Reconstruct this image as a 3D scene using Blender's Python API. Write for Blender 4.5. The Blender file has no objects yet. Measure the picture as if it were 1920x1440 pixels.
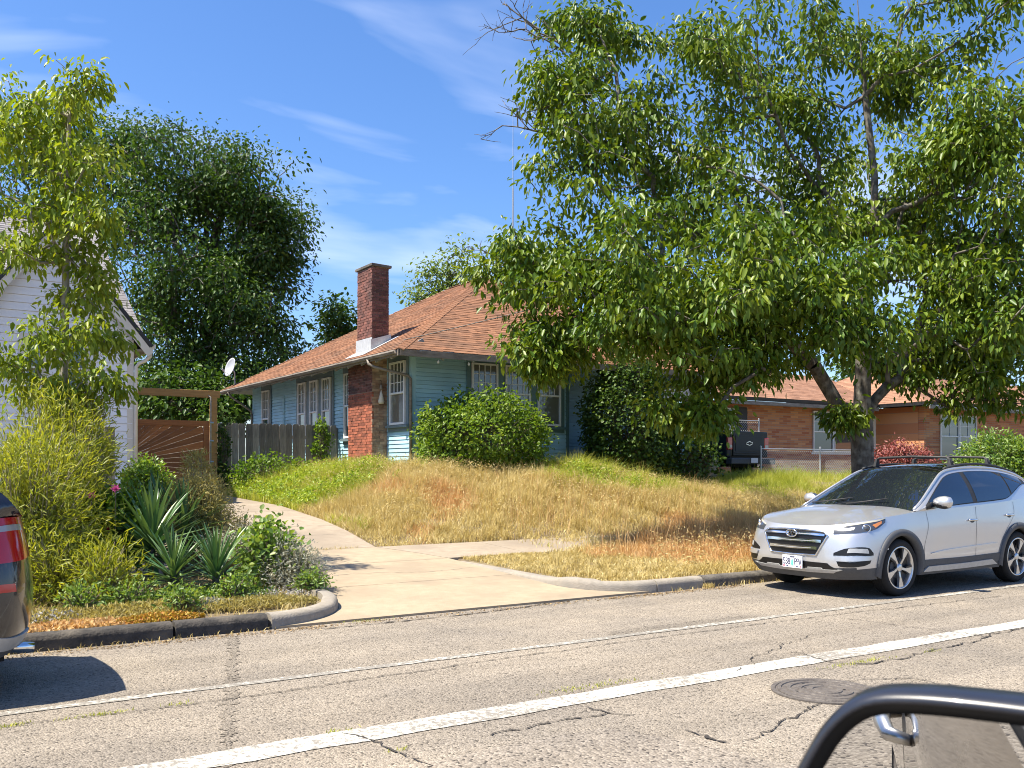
import bpy, bmesh, math, random
import numpy as np
from mathutils import Vector, Matrix
from mathutils.bvhtree import BVHTree
R = math.radians
random.seed(7); rng = np.random.default_rng(7)
S = bpy.context.scene
COL = S.collection
# ------------------------------------------------------------------ camera, world, sun, exposure
F_PX, HOR, EYE = 1763.0, 878.0, 1.58          # focal length in photo pixels, horizon row, eye height
YAW = R(-33.24)
FW = np.array([0.5481, 0.8364]); RT = np.array([0.8364, -0.5481])
cam_d = bpy.data.cameras.new('camera'); cam = bpy.data.objects.new('camera', cam_d); COL.objects.link(cam)
cam.location = (0, 0, EYE); cam.rotation_euler = (R(90), 0, YAW)
cam_d.sensor_width = 36; cam_d.lens = 36*F_PX/1920; cam_d.shift_y = (HOR-720)/1920
cam_d.clip_start = 0.05; cam_d.clip_end = 3000
cam_d.dof.use_dof = True; cam_d.dof.focus_distance = 15; cam_d.dof.aperture_fstop = 13
S.camera = cam
SUN_TO = Vector((-0.515, 0.13, 1.0)).normalized()
SUN_EL = math.asin(SUN_TO.z); SUN_ROT = math.atan2(SUN_TO.x, SUN_TO.y)
W = bpy.data.worlds.new('World'); S.world = W; W.use_nodes = True
def build_world():
    n = W.node_tree.nodes; l = W.node_tree.links; n.clear()
    out = n.new('ShaderNodeOutputWorld'); bg = n.new('ShaderNodeBackground'); bg.inputs[1].default_value = 0.095
    sky = n.new('ShaderNodeTexSky'); sky.sky_type = 'NISHITA'; sky.sun_disc = False
    sky.sun_elevation = SUN_EL; sky.sun_rotation = SUN_ROT; sky.air_density = 1.0; sky.dust_density = 0.9; sky.ozone_density = 4.0
    hs = n.new('ShaderNodeHueSaturation'); hs.inputs['Saturation'].default_value = 1.14; hs.inputs['Value'].default_value = 1.0
    tint = n.new('ShaderNodeMixRGB'); tint.blend_type = 'MULTIPLY'; tint.inputs[0].default_value = 1; tint.inputs[2].default_value = (.93, .96, 1.08, 1)
    l.new(sky.outputs[0], tint.inputs[1]); l.new(tint.outputs[0], hs.inputs['Color'])
    tc = n.new('ShaderNodeTexCoord')
    # thin cirrus: project the view direction on a flat layer, stretch it
    sep = n.new('ShaderNodeSeparateXYZ'); l.new(tc.outputs['Generated'], sep.inputs[0])
    mx = n.new('ShaderNodeMath'); mx.operation = 'ADD'; mx.inputs[1].default_value = 0.12; l.new(sep.outputs[2], mx.inputs[0])
    dv = n.new('ShaderNodeVectorMath'); dv.operation = 'DIVIDE'; cb = n.new('ShaderNodeCombineXYZ')
    for i in range(3): l.new(mx.outputs[0], cb.inputs[i])
    l.new(tc.outputs['Generated'], dv.inputs[0]); l.new(cb.outputs[0], dv.inputs[1])
    mp = n.new('ShaderNodeMapping'); mp.inputs['Rotation'].default_value = (0, 0, R(24)); mp.inputs['Scale'].default_value = (1.1, 2.0, 0.4); mp.inputs['Location'].default_value = (3.3, 0.85, 0)
    l.new(dv.outputs[0], mp.inputs[0])
    nz = n.new('ShaderNodeTexNoise'); nz.inputs['Scale'].default_value = 1.25; nz.inputs['Detail'].default_value = 5; nz.inputs['Roughness'].default_value = 0.45; nz.inputs['Distortion'].default_value = 0.35
    l.new(mp.outputs[0], nz.inputs['Vector'])
    rp = n.new('ShaderNodeValToRGB'); rp.color_ramp.elements[0].position = 0.53; rp.color_ramp.elements[1].position = 0.97
    rp.color_ramp.elements[1].color = (0.75, 0.75, 0.75, 1); l.new(nz.outputs['Fac'], rp.inputs[0])
    mix = n.new('ShaderNodeMixRGB'); l.new(rp.outputs[0], mix.inputs[0]); l.new(hs.outputs[0], mix.inputs[1])
    mix.inputs[2].default_value = (7.5, 7.8, 8.6, 1)
    l.new(mix.outputs[0], bg.inputs[0]); l.new(bg.outputs[0], out.inputs[0])
build_world()
sd = bpy.data.lights.new('sun', 'SUN'); sun = bpy.data.objects.new('sun', sd); COL.objects.link(sun)
sd.energy = 5.0; sd.angle = R(0.53); sd.color = (1.0, 0.92, 0.78)
sun.rotation_euler = (-SUN_TO).to_track_quat('-Z', 'Y').to_euler(); sun.location = (-20, 10, 40)
vs = S.view_settings; vs.view_transform = 'Standard'; vs.look = 'None'; vs.exposure = 1.15; vs.gamma = 1.0; vs.use_curve_mapping = False
try:
    S.cycles.use_denoising = True; S.cycles.filter_width = 1.0; S.cycles.max_bounces = 5; S.cycles.transparent_max_bounces = 8
except Exception: pass

def at(px, py, d):                        # photo pixel + depth -> world point
    p = FW*d + RT*((px-960)/F_PX*d)
    return np.array([p[0], p[1], EYE-(py-HOR)/F_PX*d])
def gx(px, y):                            # world x where the ray of column px meets the plane Y = y
    v = FW + RT*((px-960)/F_PX); return v[0]/v[1]*y

# ------------------------------------------------------------------ materials
MATS = {}
def newmat(name):
    m = bpy.data.materials.new(name); m.use_nodes = True; MATS[name] = m
    n = m.node_tree.nodes; l = m.node_tree.links
    return m, n, l, n['Principled BSDF']
def setp(p, **k):
    for a, b in k.items():
        if a in p.inputs: p.inputs[a].default_value = b
def C4(c): return (c[0], c[1], c[2], 1)
def nmat(name, c1, c2=None, scale=4, rough=0.7, bump=0.0, bscale=None, detail=6, metal=0, coat=0, spec=0.5, stretch=None, c3=None, s3=0.6, attr=None, attr_amt=0.25, lo=0.35, hi=0.65):
    """noise-varied surface: c1..c2 fine noise, c3 large stains; attr = per-piece brightness from a float attribute"""
    m, n, l, p = newmat(name)
    setp(p, **{'Roughness': rough, 'Metallic': metal, 'Coat Weight': coat, 'Coat Roughness': 0.04, 'Specular IOR Level': spec})
    tc = n.new('ShaderNodeTexCoord'); vec = tc.outputs['Object']
    if stretch:
        mp = n.new('ShaderNodeMapping'); mp.inputs['Scale'].default_value = stretch; l.new(vec, mp.inputs[0]); vec = mp.outputs[0]
    col = None
    if c2 is not None:
        nz = n.new('ShaderNodeTexNoise'); nz.inputs['Scale'].default_value = scale; nz.inputs['Detail'].default_value = detail; nz.inputs['Roughness'].default_value = 0.65
        l.new(vec, nz.inputs['Vector'])
        rp = n.new('ShaderNodeValToRGB'); rp.color_ramp.elements[0].position = lo; rp.color_ramp.elements[1].position = hi
        rp.color_ramp.elements[0].color = C4(c1); rp.color_ramp.elements[1].color = C4(c2)
        l.new(nz.outputs['Fac'], rp.inputs[0]); col = rp.outputs[0]
    if c3 is not None:
        n3 = n.new('ShaderNodeTexNoise'); n3.inputs['Scale'].default_value = s3; n3.inputs['Detail'].default_value = 5; l.new(tc.outputs['Object'], n3.inputs['Vector'])
        r3 = n.new('ShaderNodeValToRGB'); r3.color_ramp.elements[0].position = 0.45; r3.color_ramp.elements[1].position = 0.68; l.new(n3.outputs['Fac'], r3.inputs[0])
        mx = n.new('ShaderNodeMixRGB'); l.new(r3.outputs[0], mx.inputs[0])
        if col: l.new(col, mx.inputs[1])
        else: mx.inputs[1].default_value = C4(c1)
        mx.inputs[2].default_value = C4(c3); col = mx.outputs[0]
    if attr:
        at_ = n.new('ShaderNodeAttribute'); at_.attribute_name = attr
        mr = n.new('ShaderNodeMapRange'); mr.inputs['To Min'].default_value = 1-attr_amt; mr.inputs['To Max'].default_value = 1+attr_amt; l.new(at_.outputs['Fac'], mr.inputs['Value'])
        hv = n.new('ShaderNodeHueSaturation'); l.new(mr.outputs[0], hv.inputs['Value'])
        if col: l.new(col, hv.inputs['Color'])
        else: hv.inputs['Color'].default_value = C4(c1)
        col = hv.outputs[0]
    if col: l.new(col, p.inputs['Base Color'])
    else: p.inputs['Base Color'].default_value = C4(c1)
    if bump:
        nb = n.new('ShaderNodeTexNoise'); nb.inputs['Scale'].default_value = bscale or scale*3; nb.inputs['Detail'].default_value = 5; l.new(vec, nb.inputs['Vector'])
        bp = n.new('ShaderNodeBump'); bp.inputs['Strength'].default_value = bump; bp.inputs['Distance'].default_value = 0.02; l.new(nb.outputs['Fac'], bp.inputs['Height']); l.new(bp.outputs[0], p.inputs['Normal'])
    return m
def leafmat(name, dark, mid, light, trans=0.35, rough=0.45, tcol=None, spec=0.5):
    m, n, l, p = newmat(name); out = n['Material Output']
    a = n.new('ShaderNodeAttribute'); a.attribute_name = 'v'
    rp = n.new('ShaderNodeValToRGB'); e = rp.color_ramp.elements
    e[0].position = 0; e[0].color = C4(dark); e[1].position = 1; e[1].color = C4(light); x = e.new(0.5); x.color = C4(mid)
    l.new(a.outputs['Fac'], rp.inputs[0]); l.new(rp.outputs[0], p.inputs['Base Color']); setp(p, Roughness=rough); p.inputs['Specular IOR Level'].default_value = spec
    t = n.new('ShaderNodeBsdfTranslucent'); mx = n.new('ShaderNodeMixRGB'); mx.blend_type = 'MULTIPLY'; mx.inputs[0].default_value = 1
    l.new(rp.outputs[0], mx.inputs[1]); mx.inputs[2].default_value = C4(tcol or (1.9, 1.75, 0.7)); l.new(mx.outputs[0], t.inputs['Color'])
    ms = n.new('ShaderNodeMixShader'); ms.inputs[0].default_value = trans
    l.new(p.outputs[0], ms.inputs[1]); l.new(t.outputs[0], ms.inputs[2]); l.new(ms.outputs[0], out.inputs['Surface'])
    return m
def glassmat(name, tint=(0.02, 0.025, 0.03), rough=0.02, alpha=1.0):
    m, n, l, p = newmat(name); setp(p, **{'Base Color': C4(tint), 'Roughness': rough, 'Specular IOR Level': 0.8, 'Coat Weight': 0.6, 'Coat Roughness': 0.01})
    if alpha < 1: p.inputs['Alpha'].default_value = alpha
    return m

# ------------------------------------------------------------------ mesh and object helpers
class MB:
    def __init__(s): s.v = []; s.f = []; s.a = []; s.m = []; s.cur = 0
    def add(s, vs_, fs_, a=0.5):
        b = len(s.v); s.v += [tuple(map(float, q)) for q in vs_]; s.f += [tuple(b+i for i in q) for q in fs_]; s.a += [a]*len(vs_); s.m += [s.cur]*len(fs_); return s
    def box(s, x0, x1, y0, y1, z0, z1, a=0.5):
        return s.add([(x0,y0,z0),(x1,y0,z0),(x1,y1,z0),(x0,y1,z0),(x0,y0,z1),(x1,y0,z1),(x1,y1,z1),(x0,y1,z1)],
                     [(0,3,2,1),(4,5,6,7),(0,1,5,4),(1,2,6,5),(2,3,7,6),(3,0,4,7)], a)
    def hexa(s, p, a=0.5):                # 8 corners, same order as box
        return s.add(p, [(0,3,2,1),(4,5,6,7),(0,1,5,4),(1,2,6,5),(2,3,7,6),(3,0,4,7)], a)
    def bar(s, p, q, w, h, up=(0,0,1), a=0.5):
        p, q, up = Vector(p), Vector(q), Vector(up); d = (q-p).normalized(); x = d.cross(up)
        if x.length < 1e-4: x = d.cross(Vector((1,0,0)))
        x.normalize(); u = x.cross(d); x *= w/2; u *= h/2
        return s.add([p-x-u, p+x-u, q+x-u, q-x-u, p-x+u, p+x+u, q+x+u, q-x+u], [(0,3,2,1),(4,5,6,7),(0,1,5,4),(1,2,6,5),(2,3,7,6),(3,0,4,7)], a)
    def tube(s, pts, r, k=8, cap=True, a=0.5):
        P = [Vector(p) for p in pts]; rs = r if hasattr(r, '__len__') else [r]*len(P); vs_ = []; fs_ = []; pu = None
        for i, p in enumerate(P):
            d = (P[min(i+1, len(P)-1)]-P[max(i-1, 0)]); d.normalize()
            u = pu if pu is not None else (Vector((0,0,1)) if abs(d.z) < 0.9 else Vector((1,0,0)))
            x = d.cross(u)
            if x.length < 1e-4: x = d.cross(Vector((0,1,0)))
            x.normalize(); u = x.cross(d).normalized(); pu = u
            for j in range(k):
                t = 2*math.pi*j/k; vs_.append(p + (x*math.cos(t)+u*math.sin(t))*rs[i])
        for i in range(len(P)-1):
            for j in range(k): fs_.append((i*k+j, i*k+(j+1)%k, (i+1)*k+(j+1)%k, (i+1)*k+j))
        if cap: fs_ += [tuple(range(k))[::-1], tuple((len(P)-1)*k+j for j in range(k))]
        return s.add(vs_, fs_, a)
    def lathe(s, prof, k=24, M=None, a=0.5):       # prof: (radius, z)
        vs_ = []; fs_ = []; n_ = len(prof)
        for j in range(k):
            t = 2*math.pi*j/k
            for r_, z_ in prof: vs_.append(Vector((r_*math.cos(t), r_*math.sin(t), z_)))
        if M is not None: vs_ = [M @ q for q in vs_]
        for j in range(k):
            for i in range(n_-1): fs_.append((j*n_+i, ((j+1)%k)*n_+i, ((j+1)%k)*n_+i+1, j*n_+i+1))
        return s.add(vs_, fs_, a)
    def prism(s, poly, z0, z1, M=None, a=0.5):     # 2D polygon extruded in z
        k = len(poly); vs_ = [Vector((x, y, z0)) for x, y in poly]+[Vector((x, y, z1)) for x, y in poly]
        if M is not None: vs_ = [M @ q for q in vs_]
        return s.add(vs_, [tuple(range(k))[::-1], tuple(range(k, 2*k))]+[(i, (i+1)%k, k+(i+1)%k, k+i) for i in range(k)], a)
    def grid(s, P, a=0.5, flip=False):             # P[i][j] points
        n_, m_ = len(P), len(P[0]); vs_ = [q for row in P for q in row]; fs_ = []
        for i in range(n_-1):
            for j in range(m_-1):
                f = (i*m_+j, (i+1)*m_+j, (i+1)*m_+j+1, i*m_+j+1); fs_.append(f[::-1] if flip else f)
        return s.add(vs_, fs_, a)
    def mesh(s, name, mats, smooth=False):
        me = bpy.data.meshes.new(name); me.from_pydata(s.v, [], s.f)
        for m_ in (mats if isinstance(mats, (list, tuple)) else [mats]): me.materials.append(MATS[m_] if isinstance(m_, str) else m_)
        at_ = me.attributes.new('v', 'FLOAT', 'POINT'); at_.data.foreach_set('value', s.a)
        me.polygons.foreach_set('material_index', s.m)
        if smooth: me.polygons.foreach_set('use_smooth', [True]*len(s.f))
        me.update(); return me
    def build(s, name, mats, parent=None, smooth=False, bevel=0, local=False, seg=2, subsurf=0, solid=0, autosm=None):
        o = bpy.data.objects.new(name, s.mesh(name, mats, smooth)); COL.objects.link(o); attach(o, parent, local)
        if subsurf:
            md = o.modifiers.new('s', 'SUBSURF'); md.levels = md.render_levels = subsurf
        if solid:
            md = o.modifiers.new('t', 'SOLIDIFY'); md.thickness = solid; md.offset = 0
        if bevel:
            md = o.modifiers.new('b', 'BEVEL'); md.width = bevel; md.segments = seg; md.limit_method = 'ANGLE'; md.angle_limit = R(40)
        if autosm: o.data.set_sharp_from_angle(angle=R(autosm))
        return o
def attach(o, parent, local=False):
    if parent is None: return
    o.parent = parent
    if not local:
        M = Matrix.Identity(4); q = parent
        while q is not None:
            M = Matrix.LocRotScale(q.location, q.rotation_euler, q.scale) if q.parent is None else M
            q = q.parent
        # parts keep world coordinates: undo the root's transform (only the root moves)
        o.matrix_parent_inverse = M.inverted() if parent.parent is None else Matrix.Identity(4)
def tag(o, label=None, cat=None, group=None, kind=None):
    if label: o['label'] = label
    if cat: o['category'] = cat
    if group: o['group'] = group
    if kind: o['kind'] = kind
    return o
def thing(name, label, cat, loc=(0,0,0), rz=0, group=None):
    o = bpy.data.objects.new(name, None); COL.objects.link(o); o.empty_display_size = 0.2
    o.location = loc; o.rotation_euler = (0, 0, rz); return tag(o, label, cat, group)
def inst(name, mesh, parent, M):                   # shares mesh data
    o = bpy.data.objects.new(name, mesh); COL.objects.link(o); attach(o, parent); o.matrix_basis = M; return o
def fast_mesh(name, V, Fc, mats, attr=None, smooth=False):
    """V (n,3), Fc (m,k) numpy -> mesh"""
    me = bpy.data.meshes.new(name); V = np.asarray(V, np.float32); Fc = np.asarray(Fc, np.int32); m_, k = Fc.shape
    me.vertices.add(len(V)); me.vertices.foreach_set('co', V.ravel()); me.loops.add(m_*k); me.loops.foreach_set('vertex_index', Fc.ravel())
    me.polygons.add(m_); me.polygons.foreach_set('loop_start', np.arange(0, m_*k, k, dtype=np.int32))
    if attr is not None: me.attributes.new('v', 'FLOAT', 'POINT').data.foreach_set('value', np.asarray(attr, np.float32))
    me.materials.append(MATS[mats]); me.update(calc_edges=True)
    if smooth: me.polygons.foreach_set('use_smooth', np.ones(m_, bool))
    return me
def fast_obj(name, me, parent=None):
    o = bpy.data.objects.new(name, me); COL.objects.link(o); attach(o, parent); return o
def nrm(a): return a/np.maximum(np.linalg.norm(a, axis=-1, keepdims=True), 1e-9)
def leaves(name, pos, d, L, Wd, mat, parent, val, fold=0.25, droop=0.15, nup=None):
    """one folded six-point leaf for each row of pos"""
    n_ = len(pos); d = nrm(d); r_ = rng.normal(size=(n_, 3)) if nup is None else nup+rng.normal(size=(n_, 3))*0.45
    s_ = nrm(np.cross(d, r_)); u = np.cross(s_, d); L = np.broadcast_to(L, n_)[:, None]; Wd = np.broadcast_to(Wd, n_)[:, None]
    z = np.array([0, 0, 1.0])
    def P(a, b, c): return pos + d*L*a + s_*Wd*b + u*Wd*c - z*L*droop*a*a
    V = np.stack([P(0, 0, 0), P(.3, .5, fold), P(.68, .42, fold), P(1, 0, 0), P(.68, -.42, fold), P(.3, -.5, fold)], 1).reshape(-1, 3)
    b = (np.arange(n_)*6)[:, None]; Fc = np.concatenate([b+np.array([0, 1, 2, 3]), b+np.array([0, 3, 4, 5])], 0)
    return fast_obj(name, fast_mesh(name, V, Fc, mat, np.repeat(val, 6)), parent)
def segs(name, P, Q, r0, r1, mat, parent, k=5):
    """tapered tube for each segment P->Q"""
    P = np.asarray(P, float); Q = np.asarray(Q, float); n_ = len(P); d = nrm(Q-P)
    ref = np.where(np.abs(d[:, 2:3]) < .9, np.array([[0, 0, 1.]]), np.array([[1., 0, 0]])); x = nrm(np.cross(d, ref)); u = np.cross(x, d)
    t = np.arange(k)*2*math.pi/k; ring = x[:, None]*np.cos(t)[None, :, None]+u[:, None]*np.sin(t)[None, :, None]
    A = P[:, None]+ring*np.asarray(r0)[:, None, None]; B = Q[:, None]+ring*np.asarray(r1)[:, None, None]
    V = np.concatenate([A, B], 1).reshape(-1, 3); b = (np.arange(n_)*2*k)[:, None, None]; j = np.arange(k)
    q = np.stack([j, (j+1) % k, k+(j+1) % k, k+j], 1)[None]
    return fast_obj(name, fast_mesh(name, V, (b+q).reshape(-1, 4), mat, np.full(len(V), .5), True), parent)
def sm(t): t = np.clip(t, 0, 1); return t*t*(3-2*t)
# ------------------------------------------------------------------ material list
def asphalt(name, c_dark, c_mid, c_lite, sc=70):
    m, n, l, p = newmat(name); setp(p, Roughness=0.88); p.inputs['Specular IOR Level'].default_value = 0.35
    tc = n.new('ShaderNodeTexCoord')
    v = n.new('ShaderNodeTexVoronoi'); v.inputs['Scale'].default_value = sc; l.new(tc.outputs['Object'], v.inputs['Vector'])
    sep = n.new('ShaderNodeSeparateColor'); l.new(v.outputs['Color'], sep.inputs[0])
    rp = n.new('ShaderNodeValToRGB'); e = rp.color_ramp.elements; e[0].color = C4(c_dark); e[1].color = C4(c_lite); x = e.new(0.45); x.color = C4(c_mid); x = e.new(.16); x.color = C4(c_mid); e[0].position = .05
    l.new(sep.outputs[0], rp.inputs[0])
    nz = n.new('ShaderNodeTexNoise'); nz.inputs['Scale'].default_value = 0.7; nz.inputs['Detail'].default_value = 6; nz.inputs['Roughness'].default_value = .65; l.new(tc.outputs['Object'], nz.inputs['Vector'])
    r2 = n.new('ShaderNodeValToRGB'); r2.color_ramp.elements[0].position = .3; r2.color_ramp.elements[1].position = .7; r2.color_ramp.elements[0].color = (.74, .74, .75, 1); r2.color_ramp.elements[1].color = (1.1, 1.07, 1.02, 1); l.new(nz.outputs['Fac'], r2.inputs[0])
    mx = n.new('ShaderNodeMixRGB'); mx.blend_type = 'MULTIPLY'; mx.inputs[0].default_value = 1; l.new(rp.outputs[0], mx.inputs[1]); l.new(r2.outputs[0], mx.inputs[2])
    # wheel tracks: long streaks along the road
    mp = n.new('ShaderNodeMapping'); mp.inputs['Scale'].default_value = (0.06, 1.3, 1); l.new(tc.outputs['Object'], mp.inputs[0])
    n4 = n.new('ShaderNodeTexNoise'); n4.inputs['Scale'].default_value = 1.6; n4.inputs['Detail'].default_value = 4; l.new(mp.outputs[0], n4.inputs['Vector'])
    r4 = n.new('ShaderNodeValToRGB'); r4.color_ramp.elements[0].position = .35; r4.color_ramp.elements[1].position = .65; r4.color_ramp.elements[0].color = (.84, .83, .82, 1); r4.color_ramp.elements[1].color = (1.04, 1.03, 1.02, 1); l.new(n4.outputs['Fac'], r4.inputs[0])
    m4 = n.new('ShaderNodeMixRGB'); m4.blend_type = 'MULTIPLY'; m4.inputs[0].default_value = 1; l.new(mx.outputs[0], m4.inputs[1]); l.new(r4.outputs[0], m4.inputs[2])
    l.new(m4.outputs[0], p.inputs['Base Color'])
    bp = n.new('ShaderNodeBump'); bp.inputs['Strength'].default_value = 0.75; bp.inputs['Distance'].default_value = 0.012; l.new(v.outputs['Distance'], bp.inputs['Height']); bp.invert = True; l.new(bp.outputs[0], p.inputs['Normal'])
    return m
asphalt('asphalt', (.09, .078, .064), (.245, .215, .175), (.36, .32, .265), 80)
asphalt('asphalt_coarse', (.08, .07, .06), (.23, .202, .167), (.34, .303, .255), 60)
def paintmat(name, wear):
    m, n, l, p = newmat(name); setp(p, Roughness=.7)
    tc = n.new('ShaderNodeTexCoord'); nz = n.new('ShaderNodeTexNoise'); nz.inputs['Scale'].default_value = 22; nz.inputs['Detail'].default_value = 8; nz.inputs['Roughness'].default_value = .75; l.new(tc.outputs['Object'], nz.inputs['Vector'])
    n2 = n.new('ShaderNodeTexNoise'); n2.inputs['Scale'].default_value = 1.3; n2.inputs['Detail'].default_value = 3; l.new(tc.outputs['Object'], n2.inputs['Vector'])
    ad = n.new('ShaderNodeMath'); ad.operation = 'MULTIPLY_ADD'; l.new(n2.outputs['Fac'], ad.inputs[0]); ad.inputs[1].default_value = .35; l.new(nz.outputs['Fac'], ad.inputs[2])
    rp = n.new('ShaderNodeValToRGB'); rp.color_ramp.elements[0].position = wear; rp.color_ramp.elements[1].position = wear+.13
    rp.color_ramp.elements[0].color = (.21, .19, .16, 1); rp.color_ramp.elements[1].color = (.56, .54, .47, 1); l.new(ad.outputs[0], rp.inputs[0]); l.new(rp.outputs[0], p.inputs['Base Color'])
    bp = n.new('ShaderNodeBump'); bp.inputs['Strength'].default_value = .35; bp.inputs['Distance'].default_value = .01; v = n.new('ShaderNodeTexVoronoi'); v.inputs['Scale'].default_value = 75; l.new(tc.outputs['Object'], v.inputs['Vector']); l.new(v.outputs['Distance'], bp.inputs['Height']); l.new(bp.outputs[0], p.inputs['Normal'])
paintmat('paint', .595); paintmat('paint_worn', .67)
nmat('crack', (.025, .022, .02), (.06, .05, .04), 30, .95)
asphalt('dark_asphalt', (.07, .061, .05), (.195, .171, .139), (.3, .267, .221), 80)
nmat('soil', (.09, .065, .04), (.2, .15, .09), 9, .95, .8, 30, c3=(.23, .19, .10), s3=.8)
nmat('concrete', (.30, .235, .155), (.37, .30, .205), 7, .88, .3, 90, c3=(.26, .205, .14), s3=.9, lo=.3, hi=.7)
nmat('concrete_old', (.27, .215, .155), (.34, .28, .205), 6, .9, .3, 80, c3=(.235, .19, .14), s3=.7)
nmat('kerb_pale', (.24, .21, .165), (.33, .29, .235), 12, .9, .4, 60, c3=(.23, .21, .18), s3=2)
nmat('kerb_dark', (.06, .055, .05), (.14, .125, .105), 10, .92, .5, 50, c3=(.19, .165, .13), s3=1.6)
nmat('kerb_black', (.028, .026, .024), (.075, .066, .056), 10, .92, .6, 40, c3=(.13, .11, .085), s3=2.2)
nmat('cast_iron', (.1, .085, .075), (.17, .15, .13), 25, .65, .2, 60, metal=.3)
nmat('bark', (.045, .038, .03), (.13, .112, .09), 16, .95, 1.0, 22, stretch=(1, 1, .25), c3=(.2, .19, .16), s3=7)
nmat('bark_pale', (.2, .18, .13), (.34, .31, .24), 14, .9, .5, 30, stretch=(1, 1, .3))
nmat('twig', (.10, .085, .06), (.2, .17, .12), 12, .9)
nmat('twig_pale', (.25, .22, .13), (.38, .34, .2), 12, .9)
nmat('siding_blue', (.34, .58, .68), (.40, .64, .73), 3, .55, .08, 60, stretch=(.4, .4, 3), c3=(.27, .47, .56), s3=.7, attr='v', attr_amt=.07)
nmat('trim_teal', (.075, .155, .165), (.10, .19, .20), 6, .5, .05, 60)
nmat('trim_slate', (.13, .185, .205), (.16, .215, .235), 6, .5, .05, 60)
nmat('sash_white', (.66, .68, .68), (.76, .77, .76), 9, .5)
glassmat('pane', (.05, .075, .08)); glassmat('pane_curtain', (.13, .135, .115), .1)
nmat('curtain', (.5, .49, .43), (.6, .58, .5), 5, .9)
nmat('brick_red', (.27, .075, .04), (.38, .12, .065), 9, .85, .5, 60, attr='v', attr_amt=.38, c3=(.25, .08, .045), s3=2.2)
nmat('brick_dark', (.14, .055, .042), (.22, .085, .06), 9, .85, .5, 60, attr='v', attr_amt=.4, c3=(.12, .06, .05), s3=2.5)
nmat('brick_pale', (.27, .14, .085), (.40, .26, .17), 7, .85, .4, 60, attr='v', attr_amt=.3, c3=(.42, .34, .24), s3=2.5)
nmat('mortar', (.3, .22, .17), (.4, .31, .24), 20, .95, .4, 60)
nmat('shingle_red', (.195, .085, .038), (.27, .125, .062), 11, .9, .5, 90, attr='v', attr_amt=.26, c3=(.17, .085, .045), s3=.8)
nmat('shingle_grey', (.16, .15, .15), (.25, .235, .235), 12, .9, .4, 90, attr='v', attr_amt=.22)
nmat('shingle_brown', (.25, .125, .07), (.33, .175, .105), 9, .9, .4, 60, attr='v', attr_amt=.15)
nmat('fascia_grey', (.14, .115, .09), (.26, .23, .19), 9, .7, .15, 40, stretch=(.3, .3, 1))
nmat('soffit', (.22, .24, .24), (.3, .32, .31), 5, .8)
nmat('flashing', (.5, .5, .49), (.62, .62, .6), 9, .45, .15, 20, metal=.35)
nmat('siding_white', (.74, .75, .77), (.80, .81, .82), 3, .5, .04, 50, stretch=(.4, .4, 3), attr='v', attr_amt=.025)
nmat('trim_cream', (.6, .56, .47), (.66, .62, .53), 5, .5)
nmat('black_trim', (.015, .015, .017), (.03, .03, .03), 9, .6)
nmat('cedar', (.34, .105, .025), (.47, .165, .042), 6, .55, .25, 40, stretch=(.5, .5, 6), attr='v', attr_amt=.25)
nmat('cedar_pale', (.38, .19, .055), (.48, .26, .085), 6, .6, .25, 40, stretch=(.3, 6, 6))
nmat('fence_grey', (.2, .172, .135), (.33, .29, .235), 7, .9, .5, 35, stretch=(5, 5, .5), attr='v', attr_amt=.3, c3=(.11, .1, .085), s3=1.3)
nmat('bamboo', (.38, .33, .25), (.5, .45, .36), 12, .6)
nmat('galvanised', (.42, .43, .43), (.55, .56, .56), 30, .45, metal=.7)
nmat('dish_grey', (.36, .37, .39), (.42, .43, .45), 5, .4)
nmat('wire_black', (.01, .01, .01), None, rough=.6)
nmat('bin_tan', (.17, .15, .12), (.22, .195, .16), 5, .6)
nmat('bin_lid', (.03, .03, .03), (.045, .045, .04), 5, .5)
leafmat('leaf_street', (.03, .075, .006), (.08, .145, .014), (.20, .25, .022), .25, .42, (1.7, 1.6, .4), .3)
leafmat('leaf_young', (.08, .145, .012), (.17, .24, .024), (.28, .32, .035), .36, .42, (1.7, 1.6, .5), .3)
leafmat('leaf_big', (.02, .055, .012), (.045, .095, .018), (.09, .145, .024), .22, .45, (1.6, 1.7, .5), .25)
leafmat('leaf_far', (.07, .13, .04), (.12, .19, .05), (.18, .24, .06), .3, .5)
leafmat('leaf_bush', (.055, .12, .012), (.12, .20, .022), (.24, .31, .045), .32, .45, (1.7, 1.7, .6), .3)
leafmat('leaf_ivy', (.025, .06, .012), (.05, .10, .018), (.12, .17, .03), .2, .45, None, .25)
leafmat('leaf_willow', (.13, .18, .02), (.26, .29, .03), (.42, .42, .06), .42, .45, (1.5, 1.4, .5))
leafmat('leaf_box', (.08, .17, .02), (.17, .28, .03), (.32, .42, .07), .3, .35)
leafmat('leaf_feather', (.24, .2, .06), (.36, .31, .1), (.48, .42, .16), .35, .6, (1.4, 1.3, .8))
leafmat('leaf_yucca', (.025, .085, .035), (.06, .14, .055), (.14, .22, .08), .12, .35)
leafmat('leaf_herb', (.06, .13, .025), (.13, .22, .04), (.25, .31, .08), .35, .45)
leafmat('leaf_silver', (.26, .27, .2), (.38, .38, .29), (.5, .49, .38), .25, .7, (1.1, 1.05, .9))
leafmat('leaf_red', (.11, .022, .02), (.24, .06, .05), (.36, .12, .095), .25, .5, (1.2, 1.0, .9))
leafmat('grass_dry', (.40, .30, .10), (.54, .43, .17), (.68, .58, .31), .3, .7, (1.3, 1.25, .9))
leafmat('grass_tan', (.46, .27, .10), (.60, .38, .16), (.72, .53, .28), .3, .7, (1.3, 1.2, .9))
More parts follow.
